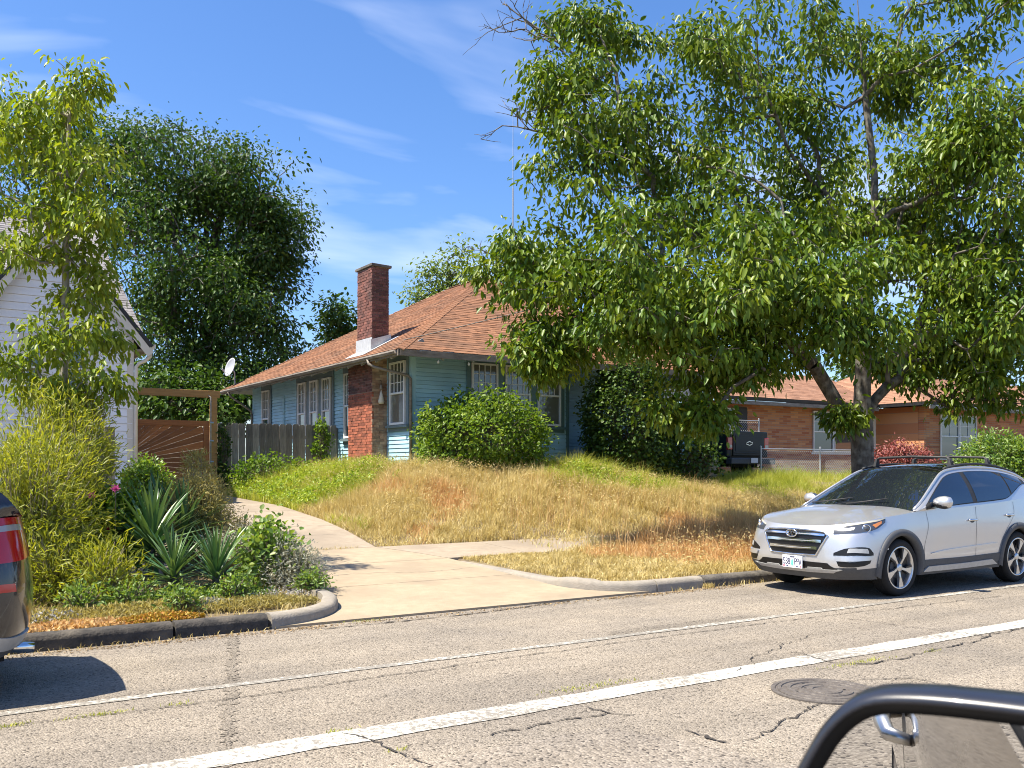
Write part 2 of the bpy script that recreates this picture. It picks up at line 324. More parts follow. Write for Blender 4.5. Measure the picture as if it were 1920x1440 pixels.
leafmat('grass_green', (.22, .26, .03), (.36, .38, .055), (.52, .5, .13), .35, .6, (1.5, 1.5, .6))
leafmat('leaf_weed', (.12, .2, .02), (.24, .33, .03), (.4, .46, .07), .35, .5, (1.5, 1.5, .5))
leafmat('seed_head', (.42, .32, .13), (.56, .45, .2), (.68, .58, .32), .3, .7, (1.2, 1.15, .9))
leafmat('litter', (.08, .05, .025), (.2, .13, .06), (.4, .28, .13), .1, .8)
leafmat('sedum', (.3, .2, .02), (.45, .32, .035), (.5, .2, .04), .2, .6, (1.2, 1.1, .7))
leafmat('petal_pink', (.4, .06, .22), (.55, .12, .33), (.68, .28, .48), .3, .5, (1.2, 1, 1.1))
leafmat('petal_red', (.2, .01, .02), (.3, .02, .03), (.4, .04, .05), .2, .5, (1, 1, 1))
leafmat('petal_white', (.2, .19, .16), (.38, .36, .32), (.55, .53, .49), .3, .6, (1, 1, 1))

# ------------------------------------------------------------------ ground shape
YB = [9.0, 9.2, 12.6, 14.2, 15.7, 17.2, 20, 23.2, 25.3, 35, 70, 400]; ZB = [.12, .13, .2, .27, .46, .59, .75, .83, .9, 1.0, 1.2, 1.5]
YM = [14.2, 14.9, 16, 17.5, 19, 20.8, 26, 40]; ZM = [.27, .5, .82, 1.16, 1.4, 1.48, 1.4, 1.05]
def zdrive(y): return np.interp(y, [9.0, 12.6]+YB[3:], [.012, .19]+ZB[3:])
def zg(x, y):
    x, y = np.broadcast_arrays(np.asarray(x, float), np.asarray(y, float))
    b = np.interp(y, YB, ZB)
    mf = sm((x-6.9-.02*(y-14))/2.6)*(1-.8*sm((x-13.5)/5))
    z = b + np.maximum(np.interp(y, YM, ZM)-b, 0)*mf*(y > 14.2)
    z = z + .3*sm((x-19)/3)*sm((y-16.5)/3)*(1-sm((y-40)/10)) + .03*np.sin(x*1.7+y*.9)*sm((y-14.5)/2)*sm((x-7.4)/1.5)
    lo = (x > xl(y)-.12) & (x < xr(y)+.12*(y < 13)) & (y < 26); z = np.where(lo, zdrive(y)-.05, z)
    z = np.where(y < 9.16, -.06, z)
    return z
def xl(y): y = np.asarray(y, float); return np.where(y < 10.1, 3.05+np.sqrt(np.maximum(1.21-np.clip(10.1-y, 0, 1.1)**2, 0)), np.interp(y, [10.1, 14.2, 20, 25.3], [4.15, 4.1, 4.6, 4.9]))
def xr(y): y = np.asarray(y, float); return np.where(y < 9.98, 8.1-np.sqrt(np.maximum(.9604-np.clip(9.98-y, 0, .98)**2, 0)), np.interp(y, [9.98, 12.6, 13.4, 14.2, 17, 20, 25.3], [7.12, 7.1, 6.9, 6.62, 6.85, 7.05, 7.15]))
def build_ground():
    xs = np.concatenate([np.linspace(-1200, -30, 10), np.arange(-8, 2.6, .35), np.arange(2.6, 9, .09), np.arange(9, 60, .35), np.linspace(64, 1200, 12)])
    ys = np.concatenate([[-1200, -400, -100, -30, 0, 8.8, 9.155], np.arange(9.17, 14.4, .09), np.arange(14.4, 40, .35), np.linspace(42, 1500, 14)])
    X, Y = np.meshgrid(xs, ys); Z = zg(X, Y)-.02
    n_, m_ = X.shape; V = np.stack([X, Y, Z], -1).reshape(-1, 3)
    i, j = np.meshgrid(np.arange(n_-1), np.arange(m_-1), indexing='ij'); q = (i*m_+j).ravel()
    o = fast_obj('ground', fast_mesh('ground', V, np.stack([q, q+1, q+m_+1, q+m_], 1), 'soil', None, True)); tag(o, kind='structure')
build_ground()
road = MB().grid([[(x, y, 0.0) for x in (-400, -60, -20, 0, 10, 20, 60, 400)] for y in (-14, 0, 5, 9.14)]).build('road', 'asphalt'); tag(road, kind='structure')
# older, coarser surface on the near lane with an irregular seam
def ribbon(pts, w, z, jit=0.0, taper=True):
    P = []; n_ = len(pts)
    for i, (x, y) in enumerate(pts):
        a = pts[max(i-1, 0)]; b = pts[min(i+1, n_-1)]; dx, dy = b[0]-a[0], b[1]-a[1]; L = math.hypot(dx, dy) or 1
        ww = w*(1+jit*random.uniform(-1, 1))*(min(1, .25+min(i, n_-1-i)*.5) if taper else 1)/2
        P.append([(x-dy/L*ww, y+dx/L*ww, z), (x+dy/L*ww, y-dx/L*ww, z)])
    return P
def wob(a, b, step=.12, amp=.03):
    n_ = max(2, int(math.hypot(b[0]-a[0], b[1]-a[1])/step)); out = []; wx = wy = 0
    for i in range(n_+1):
        t = i/n_; wx = wx*.7+random.gauss(0, amp); wy = wy*.7+random.gauss(0, amp); e = min(1, 4*min(t, 1-t))
        out.append((a[0]+(b[0]-a[0])*t+wx*e, a[1]+(b[1]-a[1])*t+wy*e))
    return out
def gp(px, py): p = at(px, py, F_PX*EYE/(py-HOR)); return (p[0], p[1])
mb = MB(); seam = [gp(1130, 1365), gp(1290, 1390), gp(1395, 1415), gp(1480, 1440)]
edge = []
for a, b in zip(seam[:-1], seam[1:]): edge += wob(a, b, .12, .02)[:-1]
edge = [(edge[0][0]-12, edge[0][1]+.3)]+wob((edge[0][0]-3.0, edge[0][1]-.02), edge[0], .15, .015)+edge+[(edge[-1][0]+1.5, edge[-1][1]-2.2)]
mb.grid([[(x, y, .004), (x+.3, -6, .004)] for x, y in edge]); mb.build('old_surface', 'asphalt_coarse', road)
def line(y, w, name, mat, x0=-60, x1=160, amp=.012):
    xs = np.arange(x0, x1, .35); rows = [[(x, y+w/2+random.gauss(0, amp*.5), .005), (x, y-w/2+random.gauss(0, amp*.5), .005)] for x in xs]
    return MB().grid(rows).build(name, mat, road)
MB.grid  # (flat paint sheets lie 1-5 mm over the road)
line(6.83, .10, 'parking_line', 'paint_worn'); line(5.14, .25, 'lane_line', 'paint', amp=.02)
def crack(pts, w=.018, z=.007, amp=.02):
    w *= .8
    full = []
    for a, b in zip(pts[:-1], pts[1:]): full += wob(a, b, .045, amp)[:-1]
    full.append(pts[-1]); MB().grid(ribbon(full, w, z, .85)).build('crack', 'crack', road)
crack([gp(0, 1362), gp(210, 1340), gp(480, 1305), gp(960, 1233), gp(1260, 1192), gp(1560, 1154), gp(1880, 1118)], .012, .007, .008)
crack([gp(900, 1383), gp(1020, 1358), gp(1140, 1338)], .016)
crack([gp(640, 1375), gp(700, 1390), gp(760, 1420), gp(800, 1440)], .014)
crack([gp(1390, 1392), gp(1460, 1358), gp(1540, 1320)], .013)
crack([gp(1100, 1327), gp(1140, 1338), gp(1185, 1342)], .018)
crack([gp(1285, 1370), gp(1325, 1380), gp(1368, 1394)], .03)
crack([gp(1480, 1222), gp(1560, 1243), gp(1640, 1245), gp(1760, 1217), gp(1920, 1178)], .018)
crack([gp(1560, 1280), gp(1640, 1274), gp(1710, 1272), gp(1840, 1300), gp(1915, 1322)], .014)
crack([gp(1380, 1260), gp(1440, 1222), gp(1520, 1190)], .01); crack([gp(1580, 1160), gp(1740, 1180), gp(1850, 1195)], .012)
crack([gp(610, 1085+95), gp(760, 1165), gp(900, 1150), gp(1100, 1122)], .03, .007, .012)
# narrow strip of darker asphalt colour across the lane, and a worn band by the parking line
pts = wob(gp(438, 1192), gp(425, 1439), .03, .008); MB().grid(ribbon(pts, .07, .0035, .9)).build('dark_asphalt', 'dark_asphalt', road)
pts = wob(gp(1150, 1190), gp(1420, 1156), .04, .01); MB().grid(ribbon(pts, .26, .0035, .35)).build('dark_asphalt', 'dark_asphalt', road)
# manhole cover with cast rings
mh = gp(1548, 1297); M0 = Matrix.Translation((mh[0], mh[1], 0))
man = thing('manhole_cover', 'round cast iron manhole cover with rings, half hidden by the wing mirror', 'manhole cover', (mh[0], mh[1], 0))
MB().lathe([(.375, .001), (.375, .012), (.345, .013), (.34, .006), (.0, .006)], 48, M0).build('frame', 'cast_iron', man)
MB().lathe([(.0, .011), (.33, .011), (.33, .006)], 48, M0).build('lid', 'cast_iron', man)
for r_ in (.1, .175, .25, .315): MB().lathe([(r_-.016, .010), (r_-.012, .019), (r_+.012, .019), (r_+.016, .010)], 48, M0).build('ring', 'cast_iron', man)
for k in range(10):
    t = k*.628+.2; q = (.14 if k % 2 else .215); MB().lathe([(.0, .0135), (.011, .0135)], 8, Matrix.Translation((mh[0]+q*math.cos(t), mh[1]+q*math.sin(t), 0))).build('vent_hole', 'black_trim', man)

# ------------------------------------------------------------------ driveway, sidewalk, kerbs
def slab(name, y0, y1, mat, parent, fl=xl, fr=xr, gap=.006, lift=.012, jl=0, jr=0):
    rows = []; ys = np.linspace(y0+gap, y1-gap, max(2, int((y1-y0)/.18)))
    for y in ys:
        a, b = float(fl(y))+jl, float(fr(y))+jr; rows.append([(x, y, float(zdrive(y))+lift) for x in np.linspace(a+gap, b-gap, 12)])
    m = MB().grid(rows, flip=True); k = 12; n_ = len(rows)   # skirt
    rim = [rows[0][j] for j in range(k)]+[rows[i][-1] for i in range(1, n_)]+[rows[-1][j] for j in range(k-2, -1, -1)]+[rows[i][0] for i in range(n_-2, 0, -1)]
    q = len(rim); m.add(rim+[(x, y, z-.08) for x, y, z in rim], [(i, q+i, q+(i+1) % q, (i+1) % q) for i in range(q)])
    return m.build(name, mat, parent)
drv = slab('driveway', 9.0, 10.85, 'concrete', None); tag(drv, kind='structure')
for a, b, m_ in ((10.85, 12.6, 'concrete'), (14.2, 16.35, 'concrete_old'), (16.35, 18.9, 'concrete_old'), (18.9, 21.6, 'concrete_old'), (21.6, 24.4, 'concrete_old'), (24.4, 28.5, 'concrete_old')): slab('slab', a, b, m_, drv)
mid = lambda y: 5.5+0*y
slab('slab', 12.6, 14.2, 'concrete', drv, xl, mid); slab('slab', 12.6, 14.2, 'concrete', drv, mid, xr)
swp = MB(); walk = None
for k, x0 in enumerate([7.1, 8.6, 10.1, 11.6, 13.1, 14.6, 16.1, 17.6, 19.1, 20.6, 22.1, 23.6, 25.1, 26.6, 28.1, 2.6, 1.1, -.4, -1.9]):
    f0 = (lambda v: (lambda y: v+0*y)); fl_ = xr if x0 == 7.1 else f0(x0); fr_ = xl if x0 == 2.6 else f0(x0+1.5)
    o = slab('sidewalk' if walk is None else 'slab', 12.6, 14.2, 'concrete_old', walk, fl_, fr_, lift=.015)
    if walk is None: walk = o; tag(o, kind='structure')
PROF = [(.0, -.05), (.005, .09), (.02, .125), (.05, .145), (.12, .15), (.17, .145), (.175, -.05)]      # offset behind the road edge, height
def kerb(path, mat, parent, name='kerb', prof=PROF, side=1, taper=None):
    rows = []; n_ = len(path)
    for i, (x, y) in enumerate(path):
        a = path[max(i-1, 0)]; b = path[min(i+1, n_-1)]; dx, dy = b[0]-a[0], b[1]-a[1]; L = math.hypot(dx, dy)
        nx, ny = -dy/L*side, dx/L*side; zs = 1 if taper is None else taper(i/(n_-1))
        z0 = float(zdrive(y))*.75 if 4 < x < 7.4 and y > 9.3 else 0
        rows.append([(x+nx*o_, y+ny*o_, (z*zs if z > 0 else z)+z0) for o_, z in prof])
    m = MB().grid(rows, flip=side < 0)
    for r_, fl in ((rows[0], 1), (rows[-1], 0)): m.add(r_, [tuple(range(len(r_)))[::(1 if fl else -1)]])
    return m.build(name, mat, parent, smooth=True, autosm=50)
def arc(cx, cy, r_, a0, a1, n_=14): return [(cx+r_*math.cos(R(a0+(a1-a0)*i/n_)), cy+r_*math.sin(R(a0+(a1-a0)*i/n_))) for i in range(n_+1)]
k0 = kerb([(8.12+i*.2, 9.0) for i in range(5)], 'kerb_pale', None); tag(k0, kind='structure')
# sweeping return on the right of the driveway: along x = 7.1, then curving into the street line
ret = [(7.1, 12.55), (7.1, 12.2), (7.1, 11.6), (7.1, 11.0), (7.1, 10.4)]+arc(8.1, 9.98, .98, 180, 270, 14)
kerb(ret, 'kerb_pale', k0, side=1, taper=lambda t: min(1, .12+t*2.2))
x = 8.94
for L in (2.2, 2.4, 3, 3, 3, 3, 3, 3, 3): kerb([(x+.012+i*(L-.024)/6, 9.0+random.gauss(0, .004)*0) for i in range(7)], 'kerb_dark', k0); x += L
# left side: rounded end beside the garden bed
kl = kerb(arc(3.05, 10.1, 1.1, -88, -2, 16), 'kerb_pale', k0, side=1, taper=lambda t: 1.0)
kerb([(4.15, 10.12), (4.15, 10.6), (4.15, 11.2), (4.12, 12.4)], 'kerb_pale', k0, side=1, taper=lambda t: max(.1, 1-t))
x = 3.06
for L in (.9, 2.4, 3, 3, 3): kerb([(x-L+.012+i*(L-.024)/5, 9.0) for i in range(6)], 'kerb_black', k0); x -= L

def dcrack(pts, w=.012):
    full = []
    for a, b in zip(pts[:-1], pts[1:]): full += wob(a, b, .06, .015)[:-1]
    full.append(pts[-1]); P_ = ribbon(full, w, 0, .7); MB().grid([[(x_, y_, float(zdrive(y_))+.0155) for x_, y_, _ in r_] for r_ in P_], flip=False).build('crack', 'crack', drv)
dcrack([(4.3, 11.6), (5.2, 11.75), (6.1, 11.5), (7.0, 11.62)], .008); dcrack([(4.8, 15.2), (5.6, 15.5), (6.4, 15.3)], .008); dcrack([(5.3, 14.3), (5.5, 15.4), (5.4, 16.3)], .007); dcrack([(5.2, 19.2), (6.0, 20.1), (6.9, 20.3)], .008)
# ------------------------------------------------------------------ building helpers
def clapboards(wall, axis, c, a0, a1, z0, z1, h, mat, out, top=None, proud=.038, gap=.011):
    """one board per course; axis 'x': wall along x at y=c facing -y, axis 'y': wall along y at x=c facing -x; top(z)->(a0,a1) clips a gable"""
    z = z0
    while z < z1-.01:
        zz = min(z+h, z1)-.012-gap; b0, b1 = (a0, a1) if top is None else top(z, zz)
        if b1-b0 > .05:
            lo, hi = proud+random.uniform(-.0015, .0015), proud*.55
            if axis == 'x': p = [(b0, c-lo, z), (b1, c-lo, z), (b1, c+.01, z), (b0, c+.01, z), (b0, c-hi, zz+.012), (b1, c-hi, zz+.012), (b1, c+.01, zz+.012), (b0, c+.01, zz+.012)]
            else: p = [(c-lo, b1, z), (c-lo, b0, z), (c+.01, b0, z), (c+.01, b1, z), (c-hi, b1, zz+.012), (c-hi, b0, zz+.012), (c+.01, b0, zz+.012), (c+.01, b1, zz+.012)]
            MB().hexa(p, random.random()).build(out, mat, wall)
        z += h
def frame_pt(axis, c):
    if axis == 'x': return lambda a, o, z: (a, c-o, z)
    return lambda a, o, z: (c-o, -a, z)              # facing -x: a runs along -y so that it reads left to right
def rbox(m, T, a0, a1, o0, o1, z0, z1, v=.5):
    m.hexa([T(a0, o1, z0), T(a1, o1, z0), T(a1, o0, z0), T(a0, o0, z0), T(a0, o1, z1), T(a1, o1, z1), T(a1, o0, z1), T(a0, o0, z1)], v); return m
def sash_window(house, T, a0, a1, z0, z1, glass, cols=4, rows=3, split=.52, muntin_low=False, off=.02, curtain=False, name='window', low_glass=None):
    """double-hung window: frame > upper sash lights with muntins, lower pane"""
    w = .05; m = MB()
    rbox(m, T, a0, a0+w, off, off+.06, z0, z1); rbox(m, T, a1-w, a1, off, off+.06, z0, z1); rbox(m, T, a0+w, a1-w, off, off+.06, z1-w, z1); rbox(m, T, a0+w, a1-w, off, off+.065, z0, z0+w*1.2)
    zm = z0+(z1-z0)*split; rbox(m, T, a0+w, a1-w, off, off+.055, zm-.025, zm+.025)
    win = m.build(name, 'sash_white', house, bevel=.004, seg=1)
    ua0, ua1, uz0, uz1 = a0+w, a1-w, zm+.025, z1-w
    for i in range(cols):
        for j in range(rows):
            b0 = ua0+(ua1-ua0)*i/cols; b1 = ua0+(ua1-ua0)*(i+1)/cols; y0 = uz0+(uz1-uz0)*j/rows; y1 = uz0+(uz1-uz0)*(j+1)/rows
            t = random.uniform(-.0015, .0015)
            MB().add([T(b0, off+.02+t, y0), T(b1, off+.02-t, y0), T(b1, off+.02-t, y1), T(b0, off+.02+t, y1)], [(0, 1, 2, 3)]).build('pane', glass, win)
    for i in range(1, cols): b = ua0+(ua1-ua0)*i/cols; rbox(MB(), T, b-.008, b+.008, off+.012, off+.04, uz0, uz1).build('muntin', 'sash_white', win)
    for j in range(1, rows): y = uz0+(uz1-uz0)*j/rows; rbox(MB(), T, ua0, ua1, off+.014, off+.038, y-.008, y+.008).build('muntin', 'sash_white', win)
    MB().add([T(ua0, off+.012, z0+w), T(ua1, off+.012, z0+w), T(ua1, off+.012, zm-.025), T(ua0, off+.012, zm-.025)], [(0, 1, 2, 3)]).build('pane', low_glass or glass, win)
    return win
def shingles(name, A, B, Cc, D, mat, parent, expo=.15, tab=.32, thick=.012, overs=.0, jit=.012):
    """courses of three-dimensional tabs over the plane A-B (eave) to D-C (ridge); one joined part"""
    A, B, Cc, D = map(lambda q: np.array(q, float), (A, B, Cc, D)); u = nrm(B-A); nv = nrm(np.cross(u, D-A)); v = np.cross(nv, u)
    if nv[2] < 0: nv = -nv; v = -v
    if np.dot(v, D-A) < 0: v = -v
    H = np.dot(D-A, v); du0 = np.dot(D-A, u); du1 = np.dot(Cc-A, u); L = np.dot(B-A, u); m = MB(); k = 0; y = 0
    while y < H-.01:
        y1 = min(y+expo+.02, H); f = y/H; fu = y1/H; au, bu = du0*fu, L+(du1-L)*fu; a, b = du0*f, L+(du1-L)*f; x = a-random.random()*tab
        while x < b:
            w = tab*random.uniform(.75, 1.2); x0, x1 = max(x, a), min(x+w-.004, b); x += w
            if x1-x0 < .02: continue
            t = thick*random.uniform(.7, 1.5); dj = random.uniform(-jit, jit)
            P = lambda s_, q, h: tuple(A+u*s_+v*q+nv*h)
            m.add([P(x0, y+dj, .001), P(x1, y+dj, .001), P(x1, y+dj, t), P(x0, y+dj, t), P(min(max(x1, au), bu), y1, .003), P(max(min(x0, bu), au), y1, .003)], [(0, 1, 2, 3), (3, 2, 4, 5), (1, 4, 2), (0, 3, 5)], random.random())
        y += expo; k += 1
    o = m.build(name, mat, parent); tag(o, kind='stuff'); return o
def bricks(name, mat, parent, T, a0, a1, z0, z1, bl=.2, bh=.072, proud=.012):
    m = MB(); k = 0; z = z0
    while z < z1-.02:
        a = a0-(bl/2 if k % 2 else 0)
        while a < a1-.01:
            b0, b1 = max(a, a0), min(a+bl-.01, a1)
            if b1-b0 > .03: rbox(m, T, b0, b1, -.03, proud+random.uniform(-.006, .008), z+random.uniform(-.002, .002), min(z+bh-.01, z1), random.random())
            a += bl
        z += bh; k += 1
    o = m.build(name, mat, parent); tag(o, kind='stuff'); return o

# ------------------------------------------------------------------ blue bungalow
HX0, HX1, HY0, HY1, HZ0 = 10.7, 21.0, 20.85, 33.2, 1.0
EX0, EX1, EY0, EY1, EZ = 9.8, 21.9, 19.76, 34.0, 4.37
RX = (EX0+EX1)/2; a_ = RX-EX0; RZ = EZ+a_*.555
RY0, RY1 = EY0+a_, max(EY0+a_+2.2, EY1-a_)
bh = thing('bungalow', 'light blue clapboard bungalow with red hip roof and tall brick chimney', 'house', (HX0, HY0, HZ0))
def blue_house():
    slope = (RZ-EZ)/a_
    # walls: left side, front room, recessed porch wall, back parts
    w = MB().box(HX0, HX0+.15, HY0+.02, HY1, HZ0-.3, EZ+.42).build('wall', 'siding_blue', bh); clapboards(w, 'y', HX0, HY0+.1, HY1, 1.15, EZ+.42, .105, 'siding_blue', 'clapboard')
    w = MB().box(HX0+.02, 15.5, HY0, HY0+.15, HZ0-.3, EZ+.42).build('wall', 'siding_blue', bh); clapboards(w, 'x', HY0, HX0+.1, 15.42, 1.15, EZ+.42, .105, 'siding_blue', 'clapboard')
    MB().box(15.35, 15.5, HY0+.16, 23.0, HZ0-.3, EZ+.42).build('wall', 'siding_blue', bh)
    w = MB().box(15.52, HX1, 23.0, 23.15, HZ0-.3, EZ+.42).build('wall', 'siding_blue', bh); clapboards(w, 'x', 23.0, 15.52, HX1, 1.3, EZ+.42, .105, 'siding_blue', 'clapboard')
    MB().box(HX1-.15, HX1, 23.16, HY1, HZ0-.3, EZ+.42).build('wall', 'siding_blue', bh); MB().box(HX0+.16, HX1-.16, HY1-.15, HY1, HZ0-.3, EZ+.42).build('wall', 'siding_blue', bh)
    MB().box(HX0-.03, HX0+.1, HY0-.03, HY0+.1, HZ0, EZ+.42).build('corner_board', 'siding_blue', bh)
    MB().box(15.42, 15.53, HY0-.03, HY0+.1, HZ0, EZ+.42).build('corner_board', 'trim_teal', bh)
    MB().box(HX0-.022, HX0+.1, HY1-.1, HY1+.03, HZ0, EZ+.42).build('corner_board', 'siding_blue', bh)
    # roof shell with real thickness, sloped open soffit below
    e = [(EX0, EY0, EZ), (EX1, EY0, EZ), (EX1, EY1, EZ), (EX0, EY1, EZ)]; r0, r1 = (RX, RY0, RZ), (RX, RY1, RZ)
    t = .10; m = MB(); top = e+[r0, r1]; bot = [(x, y, z-t) for x, y, z in top]
    m.add(top+bot, [(0, 1, 4), (1, 2, 5, 4), (2, 3, 5), (3, 0, 4, 5), (6, 10, 7), (7, 10, 11, 8), (8, 11, 9), (9, 11, 10, 6), (0, 6, 7, 1), (1, 7, 8, 2), (2, 8, 9, 3), (3, 9, 6, 0)])
    roof = m.build('roof', 'soffit', bh)
    shingles('shingle', e[3], e[0], r0, r1, 'shingle_red', roof); shingles('shingle', e[0], e[1], r0, r0, 'shingle_red', roof)
    shingles('shingle', e[1], e[2], r1, r0, 'shingle_red', roof, .3, .6); shingles('shingle', e[2], e[3], r1, r1, 'shingle_red', roof, .3, .6)
    for p, q in ((e[0], r0), (e[1], r0), (r1, r0), (e[3], r1)):      # hip and ridge caps, each a bent tile
        P, Q = Vector(p), Vector(q); n_ = int((Q-P).length/.2); d = (Q-P).normalized(); s_ = d.cross(Vector((0, 0, 1))).normalized()
        me = None
        for i in range(n_):
            a = P+d*(i*.2); h = Vector((0, 0, .028+random.uniform(0, .008)))
            if me is None or i % 9 == 0:
                me = MB().add([s_*-.13-Vector((0, 0, .055)), Vector((0, 0, 0)), s_*.13-Vector((0, 0, .055)), d*.24+s_*-.13-Vector((0, 0, .07)), d*.24-Vector((0, 0, .016)), d*.24+s_*.13-Vector((0, 0, .07)),
                                s_*-.13-Vector((0, 0, .08)), Vector((0, 0, -.02)), s_*.13-Vector((0, 0, .08))], [(0, 1, 4, 3), (1, 2, 5, 4), (0, 6, 7, 1), (1, 7, 8, 2)], random.random()).mesh('ridge_tile', 'shingle_red')
            inst('ridge_tile', me, roof, Matrix.Translation(a+h))
    # fascia boards and gutter
    MB().box(EX0-.02, EX0+.02, EY0, EY1, EZ-.16, EZ-.012).build('fascia', 'fascia_grey', bh); MB().box(EX0+.025, EX1, EY0-.02, EY0+.02, EZ-.16, EZ-.012).build('fascia', 'fascia_grey', bh)
    g = MB(); prof = [(-.10, 0), (-.11, -.035), (-.08, -.085), (-.03, -.085), (-.022, 0)]
    g.grid([[(EX0+o_, y, EZ-.03+z_) for o_, z_ in prof] for y in (EY0+.05, EY1)]); g.build('gutter', 'fascia_grey', bh, solid=.006)
    for i in range(16): y = EY0+.5+i*.85; MB().bar((EX0+.03, y, EZ-.16), (HX0, y, EZ-.16+slope*.86), .05, .09).build('rafter_tail', 'soffit', bh)
    for i in range(6): x = EX0+1.2+i*.85; MB().bar((x, EY0+.03, EZ-.16), (x, HY0, EZ-.16+slope*1.05), .05, .09).build('rafter_tail', 'soffit', bh)
    # chimney
    TX = frame_pt('y', 10.25); TF = frame_pt('x', 22.2)
    ch = MB().box(10.262, HX0-.02, 22.212, 23.74, .9, EZ+.15).build('chimney', 'mortar', bh)
    MB().box(10.262, 10.718, 22.212, 23.118, EZ+.15, 6.78).build('chimney_stack', 'mortar', ch)
    bricks('brick', 'brick_red', ch, frame_pt('y', 10.262), -23.74, -22.2, 1.05, 3.55); bricks('brick', 'brick_dark', ch, frame_pt('y', 10.262), -23.74, -22.2, 3.57, EZ+.12)
    bricks('brick', 'brick_pale', ch, frame_pt('x', 22.212), 10.25, HX0-.02, 1.05, EZ+.12, .21)
    bricks('brick', 'brick_dark', ch, frame_pt('y', 10.262), -23.12, -22.2, 4.9, 6.76, .2, .072, .016); bricks('brick', 'brick_dark', ch, frame_pt('x', 22.212), 10.25, 10.72, 4.9, 6.76)
    m = MB(); rot = lambda T: T
    MB().hexa([(10.28-.07, 22.14, 6.79), (10.78, 22.14, 6.77), (10.78, 23.2, 6.77), (10.21, 23.2, 6.79), (10.21, 22.14, 6.86), (10.78, 22.14, 6.84), (10.78, 23.2, 6.84), (10.21, 23.2, 6.86)]).build('chimney_cap', 'kerb_dark', ch, bevel=.01)
    zr = lambda x: EZ+(x-EX0)*slope
    # flashing: bent metal skirts on two sides
    MB().hexa([(10.215, 22.17, zr(10.2)-.02), (10.235, 22.17, zr(10.2)-.02), (10.235, 23.16, zr(10.2)-.02), (10.215, 23.16, zr(10.2)-.02), (10.225, 22.17, zr(10.2)+.36), (10.24, 22.17, zr(10.2)+.36), (10.24, 23.16, zr(10.2)+.36), (10.225, 23.16, zr(10.2)+.36)]).build('flashing', 'flashing', ch)
    MB().hexa([(10.2, 22.165, zr(10.2)), (10.78, 22.165, zr(10.78)), (10.78, 22.185, zr(10.78)), (10.2, 22.185, zr(10.2)), (10.2, 22.17, zr(10.2)+.3), (10.76, 22.17, zr(10.76)+.16), (10.76, 22.19, zr(10.76)+.16), (10.2, 22.19, zr(10.2)+.3)]).build('flashing', 'flashing', ch)
    MB().hexa([(9.98, 22.05, zr(9.98)+.018), (10.9, 21.95, zr(10.9)+.018), (10.9, 22.16, zr(10.9)+.018), (9.98, 22.16, zr(9.98)+.018), (9.98, 22.05, zr(9.98)+.026), (10.9, 21.95, zr(10.9)+.026), (10.9, 22.16, zr(10.9)+.03), (9.98, 22.16, zr(9.98)+.03)]).build('flashing', 'flashing', ch)
    MB().hexa([(9.95, 22.1, zr(9.95)+.016), (10.21, 22.1, zr(10.21)+.016), (10.21, 23.25, zr(10.21)+.016), (9.95, 23.25, zr(9.95)+.016), (9.95, 22.1, zr(9.95)+.024), (10.21, 22.1, zr(10.21)+.03), (10.21, 23.25, zr(10.21)+.03), (9.95, 23.25, zr(9.95)+.024)]).build('flashing', 'flashing', ch)
    # windows of the left side (a = -y)
    T = frame_pt('y', HX0-.034)
    def casing(T, a0, a1, z0, z1, mat, sill=True, o=.03, posts=()):
        c = rbox(MB(), T, a0, a1, 0.01, o+.012, z1, z1+.2).build('casing', mat, bh, bevel=.006, seg=1)
        rbox(MB(), T, a0-.03, a1+.03, 0.01, o+.04, z1+.2, z1+.235).build('cap', mat, c)
        for p0, p1 in ((a0, a0+.12), (a1-.12, a1))+tuple(posts): rbox(MB(), T, p0, p1, .012, o, z0, z1).build('jamb', mat, c)
        if sill: rbox(MB(), T, a0-.04, a1+.04, 0.01, o+.07, z0-.06, z0).build('sill', mat, c); rbox(MB(), T, a0, a1, 0.01, o, z0-.15, z0-.06).build('apron', mat, c)
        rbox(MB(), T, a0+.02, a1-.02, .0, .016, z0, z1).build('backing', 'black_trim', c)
    casing(T, -22.07, -20.93, 2.67, 4.3, 'trim_slate'); sash_window(bh, T, -21.92, -21.07, 2.68, 4.28, 'pane', 4, 3, .5, low_glass='pane_curtain')
    casing(T, -28.72, -25.7, 2.3, 4.27, 'trim_slate', posts=((-27.84, -27.52), (-26.84, -26.5)))
    for a0, a1 in ((-28.5, -27.86), (-27.5, -26.86), (-26.5, -25.86)): sash_window(bh, T, a0, a1, 2.32, 4.25, 'pane', 4, 3, .5)
    casing(T, -32.15, -31.15, 2.45, 4.27, 'trim_slate'); sash_window(bh, T, -32.0, -31.28, 2.47, 4.25, 'pane', 4, 3, .45)
    casing(T, -25.0, -24.1, 2.4, 4.27, 'trim_slate'); sash_window(bh, T, -24.86, -24.24, 2.42, 4.25, 'pane', 4, 3, .5)
    MB().tube([(HX0-.05, 29.9, 1.2), (HX0-.05, 29.9, 3.95)], .035).build('conduit', 'siding_blue', bh)
    # front triple window
    T = frame_pt('x', HY0-.034); casing(T, 12.24, 15.34, 2.7, 4.31, 'trim_teal', posts=((13.17, 13.4), (14.2, 14.43)))
    for a0, a1 in ((12.38, 13.17), (13.4, 14.2), (14.43, 15.2)): sash_window(bh, T, a0, a1, 2.72, 4.3, 'pane_curtain', 4, 2 if a0 > 14 else 3, .52)
    # downspout from the corner
    MB().tube([(EX0-.06, 21.35, EZ-.11), (EX0-.06, 21.3, EZ-.22), (EX0+.05, 21.2, EZ-.3), (HX0-.12, 20.82, EZ-.5), (HX0-.07, 20.78, EZ-.58), (HX0-.07, 20.78, 1.5)], .038, 8).build('downspout', 'fascia_grey', bh, smooth=True)
